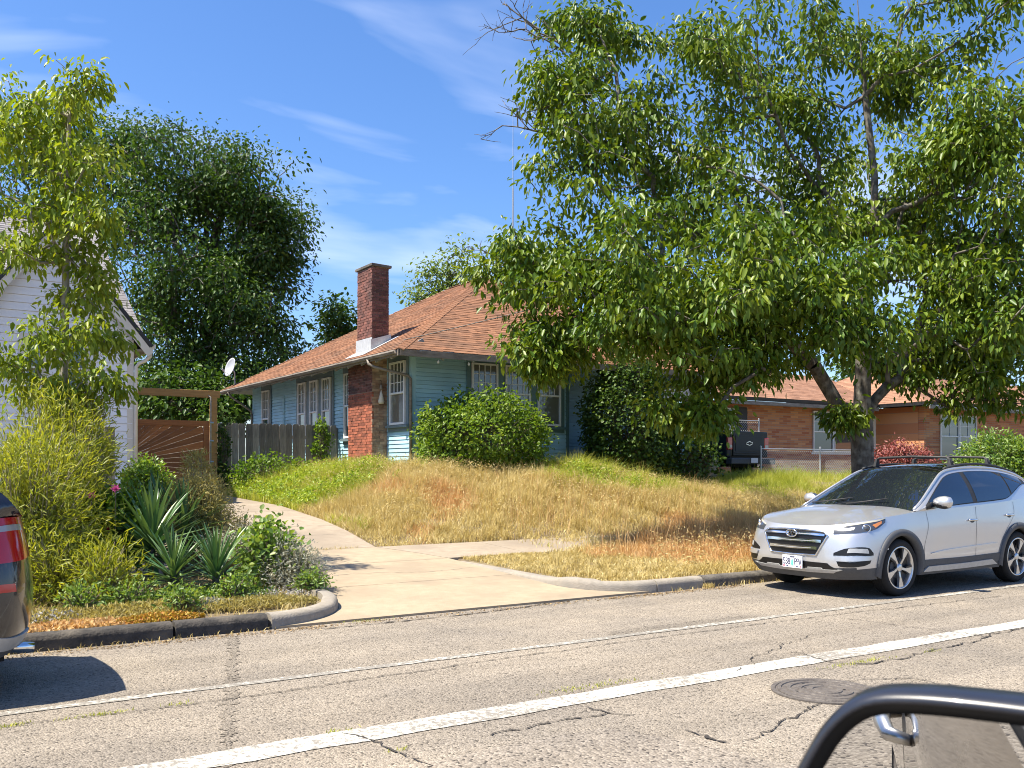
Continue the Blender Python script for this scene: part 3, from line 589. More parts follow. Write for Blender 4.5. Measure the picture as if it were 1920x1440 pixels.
    MB().tube([(EX0-.06, EY1-1.0, EZ-.11), (EX0, EY1-1.0, EZ-.25), (HX0-.1, HY1-.05, EZ-.75), (HX0-.07, HY1-.02, EZ-.85), (HX0-.07, HY1-.02, 1.4)], .038, 8).build('downspout', 'fascia_grey', bh, smooth=True)
    # porch: deck, corner posts, rail, front skirt
    MB().box(15.6, HX1+.1, 20.9, 22.98, 1.0, 1.55).build('porch_deck', 'siding_blue', bh); MB().box(15.55, HX1+.2, 20.8, 22.98, 1.552, 1.62).build('porch_floor', 'sash_white', bh)
    for x in (HX1-.25, 18.2): MB().box(x-.16, x+.16, 20.9, 21.22, 1.63, EZ+.2).build('porch_post', 'siding_blue', bh, bevel=.01)
    for i in range(8): z = 1.7+i*.105; MB().hexa([(18.4, 20.95, z), (HX1-.43, 20.95, z), (HX1-.43, 21.06, z), (18.4, 21.06, z), (18.4, 20.97, z+.1), (HX1-.43, 20.97, z+.1), (HX1-.43, 21.06, z+.1), (18.4, 21.06, z+.1)]).build('porch_board', 'siding_blue', bh)
    MB().box(18.35, HX1-.4, 20.9, 21.1, 2.56, 2.62).build('porch_rail', 'sash_white', bh)
    for x in (10.9, 11.75, 14.0):       # small bulbs under the front eave
        MB().lathe([(0, -.035), (.022, -.025), (.03, 0), (.015, .03), (.01, .05), (0, .05)], 10, Matrix.Translation((x, EY0+.1, EZ-.24))).build('eave_bulb', 'sash_white', bh, smooth=True)
blue_house()
# dish on the roof edge, mast, wind ornament
def dish():
    c = Vector((10.0, 33.45, 5.15)); d = thing('satellite_dish', 'grey satellite dish on the far left corner of the red roof', 'satellite dish', (10.15, 33.5, 4.55))
    nrm_ = Vector((-.80, -.25, .28)).normalized(); q = nrm_.to_track_quat('Z', 'Y').to_matrix().to_4x4(); M = Matrix.Translation(c) @ q @ Matrix.Diagonal((.85, 1.1, 1, 1))
    prof = [(.0, 0)]+[(.32*i/8, .09*(i/8)**2) for i in range(1, 9)]; MB().lathe(prof+[(.32, .082)]+[(.32*i/8, .09*(i/8)**2-.012) for i in range(7, -1, -1)], 28, M).build('reflector', 'dish_grey', d, smooth=True)
    MB().tube([c-nrm_*.02, c-nrm_*.12-Vector((0, 0, .12)), (10.12, 33.5, 4.62), (10.15, 33.5, 4.5)], .022).build('mast', 'galvanised', d, smooth=True)
    MB().tube([c-Vector((0, 0, .28)), c+nrm_*.38-Vector((0, 0, .25))], .012).build('feed_arm', 'galvanised', d); MB().tube([c+nrm_*.34-Vector((0, 0, .26)), c+nrm_*.42-Vector((0, 0, .2))], .03).build('feed_horn', 'dish_grey', d)
dish()
def ornament():
    o = thing('hanging_ornament', 'small pale hanging ornament with a cone, on the chimney side', 'ornament', (10.47, 22.14, 3.35)); M = Matrix.Translation((10.47, 22.13, 0))
    MB().tube([(10.47, 22.19, 3.86), (10.47, 22.13, 3.84), (10.47, 22.13, 3.6)], .006).build('hook', 'wire_black', o)
    MB().lathe([(0, 3.74), (.03, 3.72), (.02, 3.68), (.05, 3.65), (.015, 3.6), (0, 3.6)], 8, M).build('bird', 'kerb_pale', o, smooth=True); MB().lathe([(0, 3.6), (.015, 3.58), (.085, 3.3), (.06, 3.24), (0, 3.24)], 10, M).build('cone', 'trim_cream', o, smooth=True)
ornament()
p0 = at(962, 470, 33); mst = thing('antenna_mast', 'tall thin whip antenna rising behind the red roof', 'antenna', tuple(p0))
zt = at(962, 165, 33)[2]; MB().tube([tuple(p0-np.array([0, 0, 2.5])), (p0[0], p0[1], p0[2]+2.2)], .03, 6).build('pole', 'galvanised', mst); MB().tube([(p0[0], p0[1], p0[2]+2.2), (p0[0], p0[1], zt)], [.016, .006], 5).build('whip', 'galvanised', mst)
# overhead service wire from the street to the bungalow corner
a, b = Vector((10.0, 19.9, 4.6)), Vector((22, 6.6, 9.2)); pts = [a.lerp(b, t/24)-Vector((0, 0, 4*.35*(t/24)*(1-t/24))) for t in range(25)]
wr = MB().tube(pts, .011, 5).build('overhead_wire', 'wire_black'); tag(wr, 'thin black overhead wire crossing the leafy tree to the red roof', 'wire')
b2 = b+Vector((.2, 0, .4)); up = thing('utility_pole', 'wooden utility pole outside the right edge carrying the overhead wire', 'utility pole', (22, 6.2, 0))
up_m = MB().tube([(22.2, 6.4, -.1), (22.2, 6.4, 10.5)], [.16, .11], 12).build('pole', 'bark', up)

# ------------------------------------------------------------------ white house on the left
wh = thing('white_house', 'white lap sided house with steep front gable and grey shingle roof', 'house', (3, 22, .8))
def white_house():
    Y0 = 22.0; pk = (2.76, 6.73); ex = 4.68; ez = 4.32; sl = (pk[1]-ez)/(ex-pk[0]); xw0, xw1 = 2*pk[0]-4.37, 4.37
    gtop = lambda z, zz: (xw0, xw1) if zz < ez+.25 else (max(xw0, pk[0]-(pk[1]-.12-zz)/sl), min(xw1, pk[0]+(pk[1]-.12-zz)/sl))
    m = MB(); m.prism([(xw0, .5), (xw1, .5), (xw1, ez+.25), (pk[0], pk[1]-.08), (xw0, ez+.25)], -Y0-.16, -Y0, Matrix(((1, 0, 0, 0), (0, 0, -1, 0), (0, 1, 0, 0), (0, 0, 0, 1))))
    w = m.build('wall', 'siding_white', wh); clapboards(w, 'x', Y0, xw0, xw1, .75, pk[1]-.15, .165, 'siding_white', 'clapboard', gtop, .036, .012)
    MB().box(xw1-.15, xw1, Y0+.17, 34, .5, ez+.3).build('wall', 'siding_white', wh)
    MB().box(xw1-.11, xw1+.03, Y0-.035, Y0+.09, .75, ez+.1).build('corner_board', 'trim_cream', wh)
    # gable roof running back, and the side-gabled main roof
    th = .09; x0e = 2*pk[0]-ex
    for s_ in (1, -1):
        e_, p_ = (ex if s_ > 0 else x0e), pk[0]; yy = (Y0-.32, Y0+6)
        r_ = MB().hexa([(p_, yy[0], pk[1]-th), (e_, yy[0], ez-th), (e_, yy[1], ez-th), (p_, yy[1], pk[1]-th), (p_, yy[0], pk[1]), (e_, yy[0], ez), (e_, yy[1], ez), (p_, yy[1], pk[1])]).build('roof', 'black_trim', wh)
        shingles('shingle', (e_, yy[0], ez), (e_, yy[1], ez), (p_, yy[1], pk[1]), (p_, yy[0], pk[1]), 'shingle_grey', r_, .14, .3)
        MB().bar((p_, Y0-.30, pk[1]-.23), (e_+.02*s_, Y0-.30, ez-.23), .03, .16).build('barge_board', 'trim_cream', wh); MB().bar((p_, Y0-.325, pk[1]-.06), (e_+.05*s_, Y0-.325, ez-.06), .02, .07).build('drip_edge', 'black_trim', wh)
    mx1, my0, my1, rz = 4.75, Y0+.1, 28.9, 8.45
    r_ = MB().add([(-9, my0, ez-.1), (mx1, my0, ez-.1), (mx1, my1, rz-.1), (-9, my1, rz-.1), (-9, my0, ez), (mx1, my0, ez), (mx1, my1, rz), (-9, my1, rz), (mx1, 2*my1-my0, ez), (-9, 2*my1-my0, ez)], [(0, 3, 2, 1), (4, 5, 6, 7), (0, 1, 5, 4), (1, 2, 6, 5), (7, 6, 8, 9)]).build('roof', 'black_trim', wh)
    shingles('shingle', (-2, my0, ez), (mx1, my0, ez), (mx1, my1, rz), (-2, my1, rz), 'shingle_grey', r_, .16, .32)
    MB().box(-2, mx1+.02, my1-.12, my1+.12, rz-.03, rz+.05).build('ridge_cap', 'shingle_grey', wh)
    MB().add([(4.36, my0+.2, ez-.1), (4.36, 2*my1-my0, ez-.1), (4.36, my1, rz-.15)], [(0, 1, 2)]).build('gable_wall', 'siding_white', wh)
    # gutter with moulded end and curved downspout
    g = MB(); prof = [(-.02, 0), (-.02, -.12), (.07, -.12), (.125, -.03), (.13, .015)]; g.grid([[(ex+o_-.0, y, ez-.02+z_) for o_, z_ in prof] for y in (Y0-.3, Y0+6)]); g.add([(ex+o_, Y0-.3, ez-.02+z_) for o_, z_ in prof], [(0, 1, 2, 3, 4)]); g.build('gutter', 'trim_cream', wh, solid=.008)
    MB().box(4.4, ex, Y0-.28, Y0+6, ez-.16, ez-.13).build('soffit', 'fascia_grey', wh)
    MB().tube([(ex+.05, Y0-.16, ez-.13), (ex+.04, Y0-.16, ez-.26), (ex-.06, Y0-.14, ez-.36), (4.5, Y0-.1, ez-.42), (4.44, Y0-.08, ez-.5), (4.43, Y0-.08, .95)], .04, 10).build('downspout', 'trim_cream', wh, smooth=True)
    # windows and gable vent
    T = frame_pt('x', Y0-.034)
    for a0, a1, z0, z1 in ((gx(44, Y0), gx(78, Y0), 3.1, 4.3), (gx(122, Y0), gx(158, Y0), 3.1, 4.3)):
        c = rbox(MB(), T, a0-.09, a1+.09, .0, .035, z1, z1+.1).build('casing', 'trim_cream', wh)
        for q0, q1, s0, s1 in ((a0-.09, a0, z0-.09, z1), (a1, a1+.09, z0-.09, z1), (a0, a1, z0-.09, z0)): rbox(MB(), T, q0, q1, .0, .035, s0, s1).build('jamb', 'trim_cream', c)
        sash_window(wh, T, a0, a1, z0, z1, 'pane', 1, 1, .5, off=.022)
    c = rbox(MB(), T, gx(98, Y0), gx(122, Y0), .0, .05, 4.95, 5.35).build('gable_vent', 'sash_white', wh)
    for i in range(5): rbox(MB(), T, gx(100, Y0), gx(120, Y0), .05, .06, 5.0+i*.065, 5.04+i*.065).build('louvre', 'sash_white', c)
    MB().box(xw0, xw1+.01, Y0-.03, Y0+.12, .3, .74).build('foundation', 'concrete_old', wh)
white_house()

# ------------------------------------------------------------------ gate, picket fences
GY = 25.2
def gate():
    g = thing('gate', 'reddish cedar driveway gate with sunburst slats in a tall timber frame', 'gate', (6, GY, .9))
    zb, zt, x0, x1 = .95, 2.83, 4.55, 6.93
    MB().box(6.97, 7.13, GY-.07, GY+.09, .7, 3.62).build('post', 'cedar_pale', g, bevel=.006); MB().box(4.36, 4.52, GY-.07, GY+.09, .7, 3.62).build('post', 'cedar_pale', g, bevel=.006)
    MB().box(4.3, 7.2, GY-.075, GY+.095, 3.45, 3.63).build('beam', 'cedar_pale', g, bevel=.006)
    MB().box(x0, x1, GY-.035, GY+.035, zt-.14, zt).build('rail', 'cedar', g, bevel=.004); MB().box(x0, x1, GY-.035, GY+.035, zb, zb+.13).build('rail', 'cedar', g, bevel=.004)
    MB().box(x0, x0+.12, GY-.033, GY+.033, zb+.13, zt-.14).build('stile', 'cedar', g); MB().box(x1-.14, x1, GY-.033, GY+.033, zb+.13, zt-.14).build('stile', 'cedar', g)
    cx, cz = x0+.05, zb+.78; bx0, bx1, bz0, bz1 = x0+.12, x1-.14, zb+.13, zt-.14
    def hit(t):
        c, s_ = math.cos(t), math.sin(t); r_ = 9
        if c > 1e-6: r_ = min(r_, (bx1-cx)/c)
        if s_ > 1e-6: r_ = min(r_, (bz1-cz)/s_)
        if s_ < -1e-6: r_ = min(r_, (bz0-cz)/s_)
        return (cx+c*r_, cz+s_*r_)
    n_ = 34
    for i in range(n_):
        t0, t1 = -1.45+2.9*i/n_, -1.45+2.9*(i+1)/n_; e = .0018 if i % 3 else .0036
        def q(t, fr): hx, hz = hit(t); return (cx+(hx-cx)*fr, cz+(hz-cz)*fr)
        a0, a1 = q(t0+e, .06), q(t1-e, .06); b0, b1 = q(t0+e, 1), q(t1-e, 1); dy = random.uniform(-.004, .004)
        MB().add([(a0[0], GY-.012+dy, a0[1]), (b0[0], GY-.012+dy, b0[1]), (b1[0], GY-.012+dy, b1[1]), (a1[0], GY-.012+dy, a1[1]), (a0[0], GY+.012+dy, a0[1]), (b0[0], GY+.012+dy, b0[1]), (b1[0], GY+.012+dy, b1[1]), (a1[0], GY+.012+dy, a1[1])],
                 [(0, 1, 2, 3), (7, 6, 5, 4), (0, 4, 5, 1), (1, 5, 6, 2), (2, 6, 7, 3), (3, 7, 4, 0)], random.random()).build('slat', 'cedar', g)
    MB().prism([(cx, cz-.3)]+[(cx+.3*math.cos(a), cz+.3*math.sin(a)) for a in np.linspace(-1.5, 1.5, 14)]+[(cx, cz+.3)], -GY+.016, -GY+.034, Matrix(((1, 0, 0, 0), (0, 0, -1, 0), (0, 1, 0, 0), (0, 0, 0, 1))), .3).build('hub_board', 'cedar', g)
    MB().tube([(6.9, GY-.06, 3.5), (6.95, GY-.09, 3.45), (6.95, GY-.1, 2.8), (6.95, GY-.1, .9)], .022, 6).build('hinge_pole', 'bamboo', g, smooth=True)
    for z in (1.2, 1.75, 2.3, 2.78): MB().tube([(6.93, GY-.1, z), (7.02, GY-.1, z)], .03, 6).build('hinge', 'galvanised', g)
gate()
def picket_fence(name, label, x0, x1, y, zb, zt, n_, dirv=(1, 0), mat='fence_grey', cap=False, zslope=0):
    f = thing(name, label, 'fence', (x0, y, zb)); L = (x1-x0)/n_; me = []
    for k in range(5):
        w = L*random.uniform(.925, .965); h = zt-zb
        me.append(MB().prism([(0, 0), (w, 0), (w, h-.035), (w-.03, h), (.03, h), (0, h-.035)], -.018, 0, Matrix(((1, 0, 0, 0), (0, 0, 1, 0), (0, 1, 0, 0), (0, 0, 0, 1))), k/4).mesh('picket', mat))
    for i in range(n_):
        M = Matrix.Translation((x0+i*L*dirv[0], y+i*L*dirv[1]+random.uniform(-.006, .006), zb+zslope*i/n_+random.uniform(-.012, .012))) @ Matrix.Rotation(math.atan2(dirv[1], dirv[0]), 4, 'Z') @ Matrix.Rotation(random.uniform(-.006, .006), 4, 'Y')
        inst('picket', random.choice(me), f, M)
    for z in (.35, zt-zb-.35): MB().bar((x0, y+.04, zb+z), (x0+(x1-x0)*dirv[0], y+.04+(x1-x0)*dirv[1], zb+z+zslope), .045, .09).build('rail', mat, f)
    for k in range(3): MB().box(x0+(x1-x0)*dirv[0]*k/2-.05, x0+(x1-x0)*dirv[0]*k/2+.05, y+.07+(x1-x0)*dirv[1]*k/2, y+.17+(x1-x0)*dirv[1]*k/2, zb-.2, zt-.05+zslope*k/2).build('post', mat, f)
    if cap: MB().bar((x0, y, zt+.02), (x0+(x1-x0)*dirv[0], y+(x1-x0)*dirv[1], zt+.02+zslope), .13, .04).build('cap_rail', 'bamboo', f)
picket_fence('picket_fence', 'weathered grey dog-eared picket fence between the gate and the bungalow', 7.2, 10.6, 25.35, .8, 2.8, 18)
picket_fence('back_fence', 'brown board fence with a pale cap rail seen over the gate', 9.2, 13.0, 31.0, 1.0, 2.95, 22, dirv=(-.45, .89), cap=True)
# brown post with a wire trellis beside the white house
tp = at(205, 800, 18.0); zb = float(zg(tp[0], tp[1]))
tr = thing('trellis', 'brown garden post holding a wire trellis beside the white wall', 'trellis', (tp[0], tp[1], zb))
MB().box(tp[0]-.09, tp[0]+.09, tp[1]-.06, tp[1]+.06, zb-.1, tp[2]).build('post', 'fence_grey', tr, bevel=.008); MB().box(tp[0]-1.5, tp[0]-1.38, tp[1]-.05, tp[1]+.05, zb-.1, tp[2]-.05).build('post', 'fence_grey', tr)
m = MB()
for i in range(8): z = zb+.25+i*(tp[2]-zb-.35)/7; m.bar((tp[0]-1.4, tp[1], z), (tp[0]-.08, tp[1], z), .008, .008)
for i in range(10): xx = tp[0]-1.35+i*.14; m.bar((xx, tp[1]+.006, zb+.2), (xx, tp[1]+.006, tp[2]-.08), .006, .006, (0, 1, 0))
m.build('wire_grid', 'galvanised', tr)

# ------------------------------------------------------------------ brick house on the right
def brickwall():
    m, n, l, p = newmat('brick_wall'); setp(p, Roughness=.85)
    tc = n.new('ShaderNodeTexCoord'); mp = n.new('ShaderNodeMapping'); mp.inputs['Rotation'].default_value = (R(90), 0, 0); l.new(tc.outputs['Object'], mp.inputs[0])
    b = n.new('ShaderNodeTexBrick'); l.new(mp.outputs[0], b.inputs['Vector']); b.inputs['Scale'].default_value = 1; b.inputs['Brick Width'].default_value = .42; b.inputs['Row Height'].default_value = .085; b.inputs['Mortar Size'].default_value = .007; b.inputs['Bias'].default_value = 0
    b.inputs['Color1'].default_value = (.36, .11, .045, 1); b.inputs['Color2'].default_value = (.56, .27, .12, 1); b.inputs['Mortar'].default_value = (.3, .23, .18, 1)
    l.new(b.outputs['Color'], p.inputs['Base Color']); bp = n.new('ShaderNodeBump'); bp.inputs['Strength'].default_value = .5; bp.inputs['Distance'].default_value = .01; bp.invert = True; l.new(b.outputs['Fac'], bp.inputs['Height']); l.new(bp.outputs[0], p.inputs['Normal'])
    m2 = m.copy(); m2.name = 'brick_wall_side'; MATS['brick_wall_side'] = m2; m2.node_tree.nodes[[q.name for q in m2.node_tree.nodes if q.type == 'MAPPING'][0]].inputs['Rotation'].default_value = (R(90), 0, R(90))
brickwall()
kh = thing('brick_house', 'low tan and red brick house with brown roof behind the street tree', 'house', (24.5, 24, 1.0))
def brick_house():
    Y0 = 24.0; xs, xw, xe = 24.3, gx(1733, Y0-2.2), 52; zt = 4.0
    MB().box(xs, xw, Y0, Y0+.25, .6, zt).build('wall', 'brick_wall', kh); MB().box(xw, xe, Y0-2.2, Y0-1.95, .6, zt).build('wall', 'brick_wall', kh); MB().box(xw, xw+.25, Y0-1.94, Y0, .6, zt).build('wall', 'brick_wall_side', kh)
    MB().box(xs, xs+.25, Y0+.26, 34, .6, zt).build('wall', 'brick_wall_side', kh)
    sl = .30; e0 = Y0-.7; m = MB(); rz = zt+.05
    m.add([(xs-.6, e0, rz), (xw+3, e0, rz), (xw+3, e0+6, rz+6*sl), (xs+5, e0+6, rz+6*sl), (xs-.6, e0+12, rz)], [(0, 1, 2, 3), (0, 3, 4)]); r_ = m.build('roof', 'black_trim', kh, solid=.12)
    shingles('shingle', (xs-.6, e0, rz+.065), (xw+3, e0, rz+.065), (xw+3, e0+6, rz+6*sl+.065), (xs+5, e0+6, rz+6*sl+.065), 'shingle_brown', r_, .2, .6)
    m = MB().add([(xw-.7, e0-2.2, rz), (xe, e0-2.2, rz), (xe, e0+4, rz+6.2*sl), (xw+3.6, e0+4, rz+6.2*sl), (xw-.7, e0+6, rz)], [(0, 1, 2, 3), (0, 3, 4)]); r2 = m.build('roof', 'black_trim', kh, solid=.12)
    shingles('shingle', (xw-.7, e0-2.2, rz+.07), (xe, e0-2.2, rz+.07), (xe, e0+4, rz+6.2*sl+.07), (xw+3.6, e0+4, rz+6.2*sl+.07), 'shingle_brown', r2, .2, .6); shingles('shingle', (xw-.7, e0+6, rz+.07), (xw-.7, e0-2.2, rz+.07), (xw+3.6, e0+4, rz+6.2*sl+.07), (xw+3.6, e0+4, rz+6.2*sl+.07), 'shingle_brown', r2, .2, .6)
    for a, b, y in ((xs-.6, xw-.75, e0), (xw-.72, xe, e0-2.2)): MB().box(a, b, y-.02, y+.03, rz-.2, rz-.07).build('fascia', 'fascia_grey', kh)
    T = frame_pt('x', Y0)
    def simple(T, a0, a1, z0, z1, cols):
        c = rbox(MB(), T, a0-.05, a1+.05, .0, .03, z0-.08, z0).build('sill', 'sash_white', kh); n_ = cols
        for i in range(n_): sash_window(kh, T, a0+(a1-a0)*i/n_, a0+(a1-a0)*(i+1)/n_-.03, z0, z1, 'pane', 2, 2, .5, off=.012)
    simple(T, gx(1355, Y0), gx(1378, Y0), 2.4, 3.75, 1); rbox(MB(), T, gx(1381, Y0), gx(1400, Y0), .0, .04, 2.3, 3.8).build('shutter', 'black_trim', kh)
    simple(T, gx(1523, Y0), gx(1600, Y0), 2.2, 3.8, 2)
    d = rbox(MB(), T, gx(1632, Y0), gx(1664, Y0), .0, .05, 1.3, 3.7).build('door', 'sash_white', kh)
    for i in range(4): rbox(MB(), T, gx(1634+i*8, Y0), gx(1639+i*8, Y0), .05, .06, 1.4, 3.6).build('door_panel', 'sash_white', d)
    rbox(MB(), T, gx(1668, Y0), gx(1690, Y0), .0, .04, 1.5, 3.2).build('shutter', 'black_trim', kh)
    ir = MB()
    for i in range(3): ir.bar((gx(1695, Y0)+i*.22, Y0-1.2, 1.2), (gx(1695, Y0)+i*.22, Y0-1.2, zt), .04, .04, (0, 1, 0))
    for i in range(12): ir.bar((gx(1695, Y0), Y0-1.2, 1.4+i*.22), (gx(1695, Y0)+.44, Y0-1.2, 1.5+i*.22), .02, .02)
    ir.build('iron_column', 'sash_white', kh)
    T = frame_pt('x', Y0-2.2); simple(T, gx(1762, Y0-2.2), gx(1830, Y0-2.2), 2.0, 3.7, 2)
brick_house()
# chain link fences
def chainlink(name, label, p, q, zb, zt, mat='galvanised'):
    f = thing(name, label, 'fence', (p[0], p[1], zb)); p, q = np.array(p, float), np.array(q, float); L = np.linalg.norm(q-p); u = (q-p)/L; m = MB(); st = .1; H = zt-zb-.05
    n_ = int((L+H)/st)
    for i in range(-int(H/st)-1, n_):
        for s_ in (1, -1):
            a = i*st if s_ > 0 else i*st+H; t0, t1 = 0., H           # straight diagonal wire clipped to the panel
            x0, x1 = a, a+s_*H
            def clip(x0, z0, x1, z1):
                if x0 > x1: x0, z0, x1, z1 = x1, z1, x0, z0
                if x1 <= 0 or x0 >= L: return None
                if x0 < 0: z0 += (z1-z0)*(-x0)/(x1-x0); x0 = 0
                if x1 > L: z1 = z0+(z1-z0)*(L-x0)/(x1-x0); x1 = L
                return x0, z0, x1, z1
            c = clip(x0, 0, x1, H)
            if c: A = p+u*c[0]; B = p+u*c[2]; m.tube([(A[0], A[1]+.003*s_, zb+c[1]), (B[0], B[1]+.003*s_, zb+c[3])], .003, 3, False)
    o = m.build('wire_mesh', mat, f); tag(o, kind='stuff')
    k = max(2, int(L/2.4)+1)
    for i in range(k): A = p+u*L*i/(k-1); MB().tube([(A[0], A[1]+.03, zb-.2), (A[0], A[1]+.03, zt+.05)], .028, 8).build('post', 'galvanised', f); MB().lathe([(0, .05), (.03, .03), (.032, 0)], 8, Matrix.Translation((A[0], A[1]+.03, zt+.05))).build('post_cap', 'galvanised', f)
    MB().tube([(p[0], p[1]+.03, zt), (q[0], q[1]+.03, zt)], .018, 8).build('top_rail', 'galvanised', f)
nmat('slat_tan', (.36, .21, .12), (.46, .29, .17), 9, .7)
c0 = (gx(1455, 19.5), 19.5); c1 = (gx(1640, 19.5), 19.5)
chainlink('chain_link_fence', 'long chain link fence in front of the brick wall, left of the trunk', (gx(1428, 20.5), 20.5), (gx(1640, 20.5), 20.5), .98, 2.2)
chainlink('chain_link_gate', 'short raised piece of chain link with a steel post over the black pickup', (gx(1352, 23.0), 23.0), (gx(1424, 23.0), 23.0), 1.1, 3.25)
# ------------------------------------------------------------------ trees and plants
def lobe_points(lobes, n_):
    """points in ellipsoids given as (photo px, py, depth, rx px, ry px, rdepth m, weight), denser toward the shell"""
    w = np.array([q[6] for q in lobes], float); w /= w.sum(); out = []
    for (px, py, d, rx, ry, rd, _), k in zip(lobes, rng.multinomial(n_, w)):
        v = nrm(rng.normal(size=(k, 3)))*(rng.random((k, 1))**.42); c = at(px, py, d); R3 = np.array([RT[0], RT[1], 0]); F3 = np.array([FW[0], FW[1], 0])
        g_ = max(1, k//9); v = v[np.arange(k) % g_]                     # gather them in boughs of about six
        out.append(rng.normal(size=(k, 3))*min(rd, ry*d/F_PX)*.21+c+v[:, :1]*R3*(rx*d/F_PX)+v[:, 1:2]*F3*rd+v[:, 2:]*np.array([0, 0, 1.])*(ry*d/F_PX))
    return np.concatenate(out)
def grow(attr, trunk, rad_tip=.008, pw=2.4, rtop=None):
    """join every attractor to the nearest node that lies nearer the trunk; returns nodes, parents, radii"""
    nodes = [np.array(p, float) for p in trunk]; par = [-1]+list(range(len(trunk)-1)); plen = [0.0]
    for i in range(1, len(trunk)): plen.append(plen[-1]+np.linalg.norm(nodes[i]-nodes[i-1]))
    T = np.array(trunk, float); order = np.argsort(np.min(np.linalg.norm(attr[:, None]-T[None, 1:], axis=2), 1))
    N = np.zeros((len(trunk)+len(attr)*6, 3)); N[:len(trunk)] = T; PL = np.zeros(len(N)); PL[:len(trunk)] = plen; par += [0]*(len(N)-len(trunk)); c = len(trunk); tips = []
    for k in order:
        p = attr[k]; d = np.linalg.norm(N[1:c]-p, axis=1); cost = d+.28*PL[1:c]+np.maximum(0, N[1:c, 2]-p[2])*.35; j = int(np.argmin(cost))+1
        L = d[j-1]; s_ = max(1, min(4, int(L/.35))); q = N[j]; prev = j
        for i in range(1, s_+1):
            t = i/s_; x = q+(p-q)*t+np.array([0, 0, 1])*L*.13*math.sin(math.pi*t)+rng.normal(size=3)*.035*L*(i < s_)
            if c >= len(N): break
            N[c] = x; par[c] = prev; PL[c] = PL[prev]+L/s_; prev = c; c += 1
        tips.append(prev)
    r_ = np.zeros(c); kids = np.zeros(c); 
    for i in range(c-1, 0, -1):
        if r_[i] == 0: r_[i] = rad_tip**pw
        r_[par[i]] += r_[i]
    return N[:c], np.array(par[:c]), r_**(1/pw), np.array(tips)
def tree(name, label, trunk, lobes, n_at, n_leaf, L, Wd, leafm, barkm, spread=.3, r_base=.18, group=None, hang=.5, vshift=0, tip=.007, dead=None, extra_top=None, bare=0.0, lk=1.0):
    base = trunk[0]; t = thing(name, label, 'tree', tuple(map(float, base)), group=group)
    A = lobe_points(lobes, n_at); N, par, rad, tips = grow(A, trunk, tip)
    f = r_base/rad[0]; rad = np.where(rad > tip*2.2, rad*np.clip(f, .3, 1.6)**np.clip((rad/rad[0])**.5, 0, 1), rad); rad = np.minimum(rad, r_base)
    i = np.arange(1, len(N)); big = rad[i] > .03
    tk = segs('trunk', N[par[i]][big], N[i][big], np.minimum(rad[par[i]], rad[i]*1.25)[big], rad[i][big], barkm, t, 9)
    segs('twigs', N[par[i]][~big], N[i][~big], np.minimum(rad[par[i]], rad[i]*1.5)[~big], rad[i][~big], barkm, t, 4)['kind'] = 'stuff'
    # leaves hang in sprays round each tip
    keep = rng.random(len(tips)) >= bare; tp = N[tips][keep]; m_ = len(tp)*n_leaf; c = np.repeat(tp, n_leaf, 0); off = rng.normal(size=(m_, 3))*spread*np.array([1, 1, .7]); pos = c+off
    dr = nrm(off)*.7+rng.normal(size=(m_, 3))*.45+np.array([0, 0, -hang])
    clump = np.repeat(rng.random(len(tp)), n_leaf); val = np.clip(.15+.5*clump+.4*rng.random(m_)+vshift, 0, 1)
    sz = rng.uniform(.45, 1.3, m_)*lk
    nup = np.tile(np.array([0, 0, 1.]), (m_, 1))
    o = leaves('crown', pos, dr, L*sz, Wd*sz, leafm, t, val, .22, .18, nup); o['kind'] = 'stuff'
    return t
TZ = float(zg(14.7, 10.8))
tb = np.array([14.7, 10.8, TZ-.1]); P = lambda px, py, d: at(px, py, d)
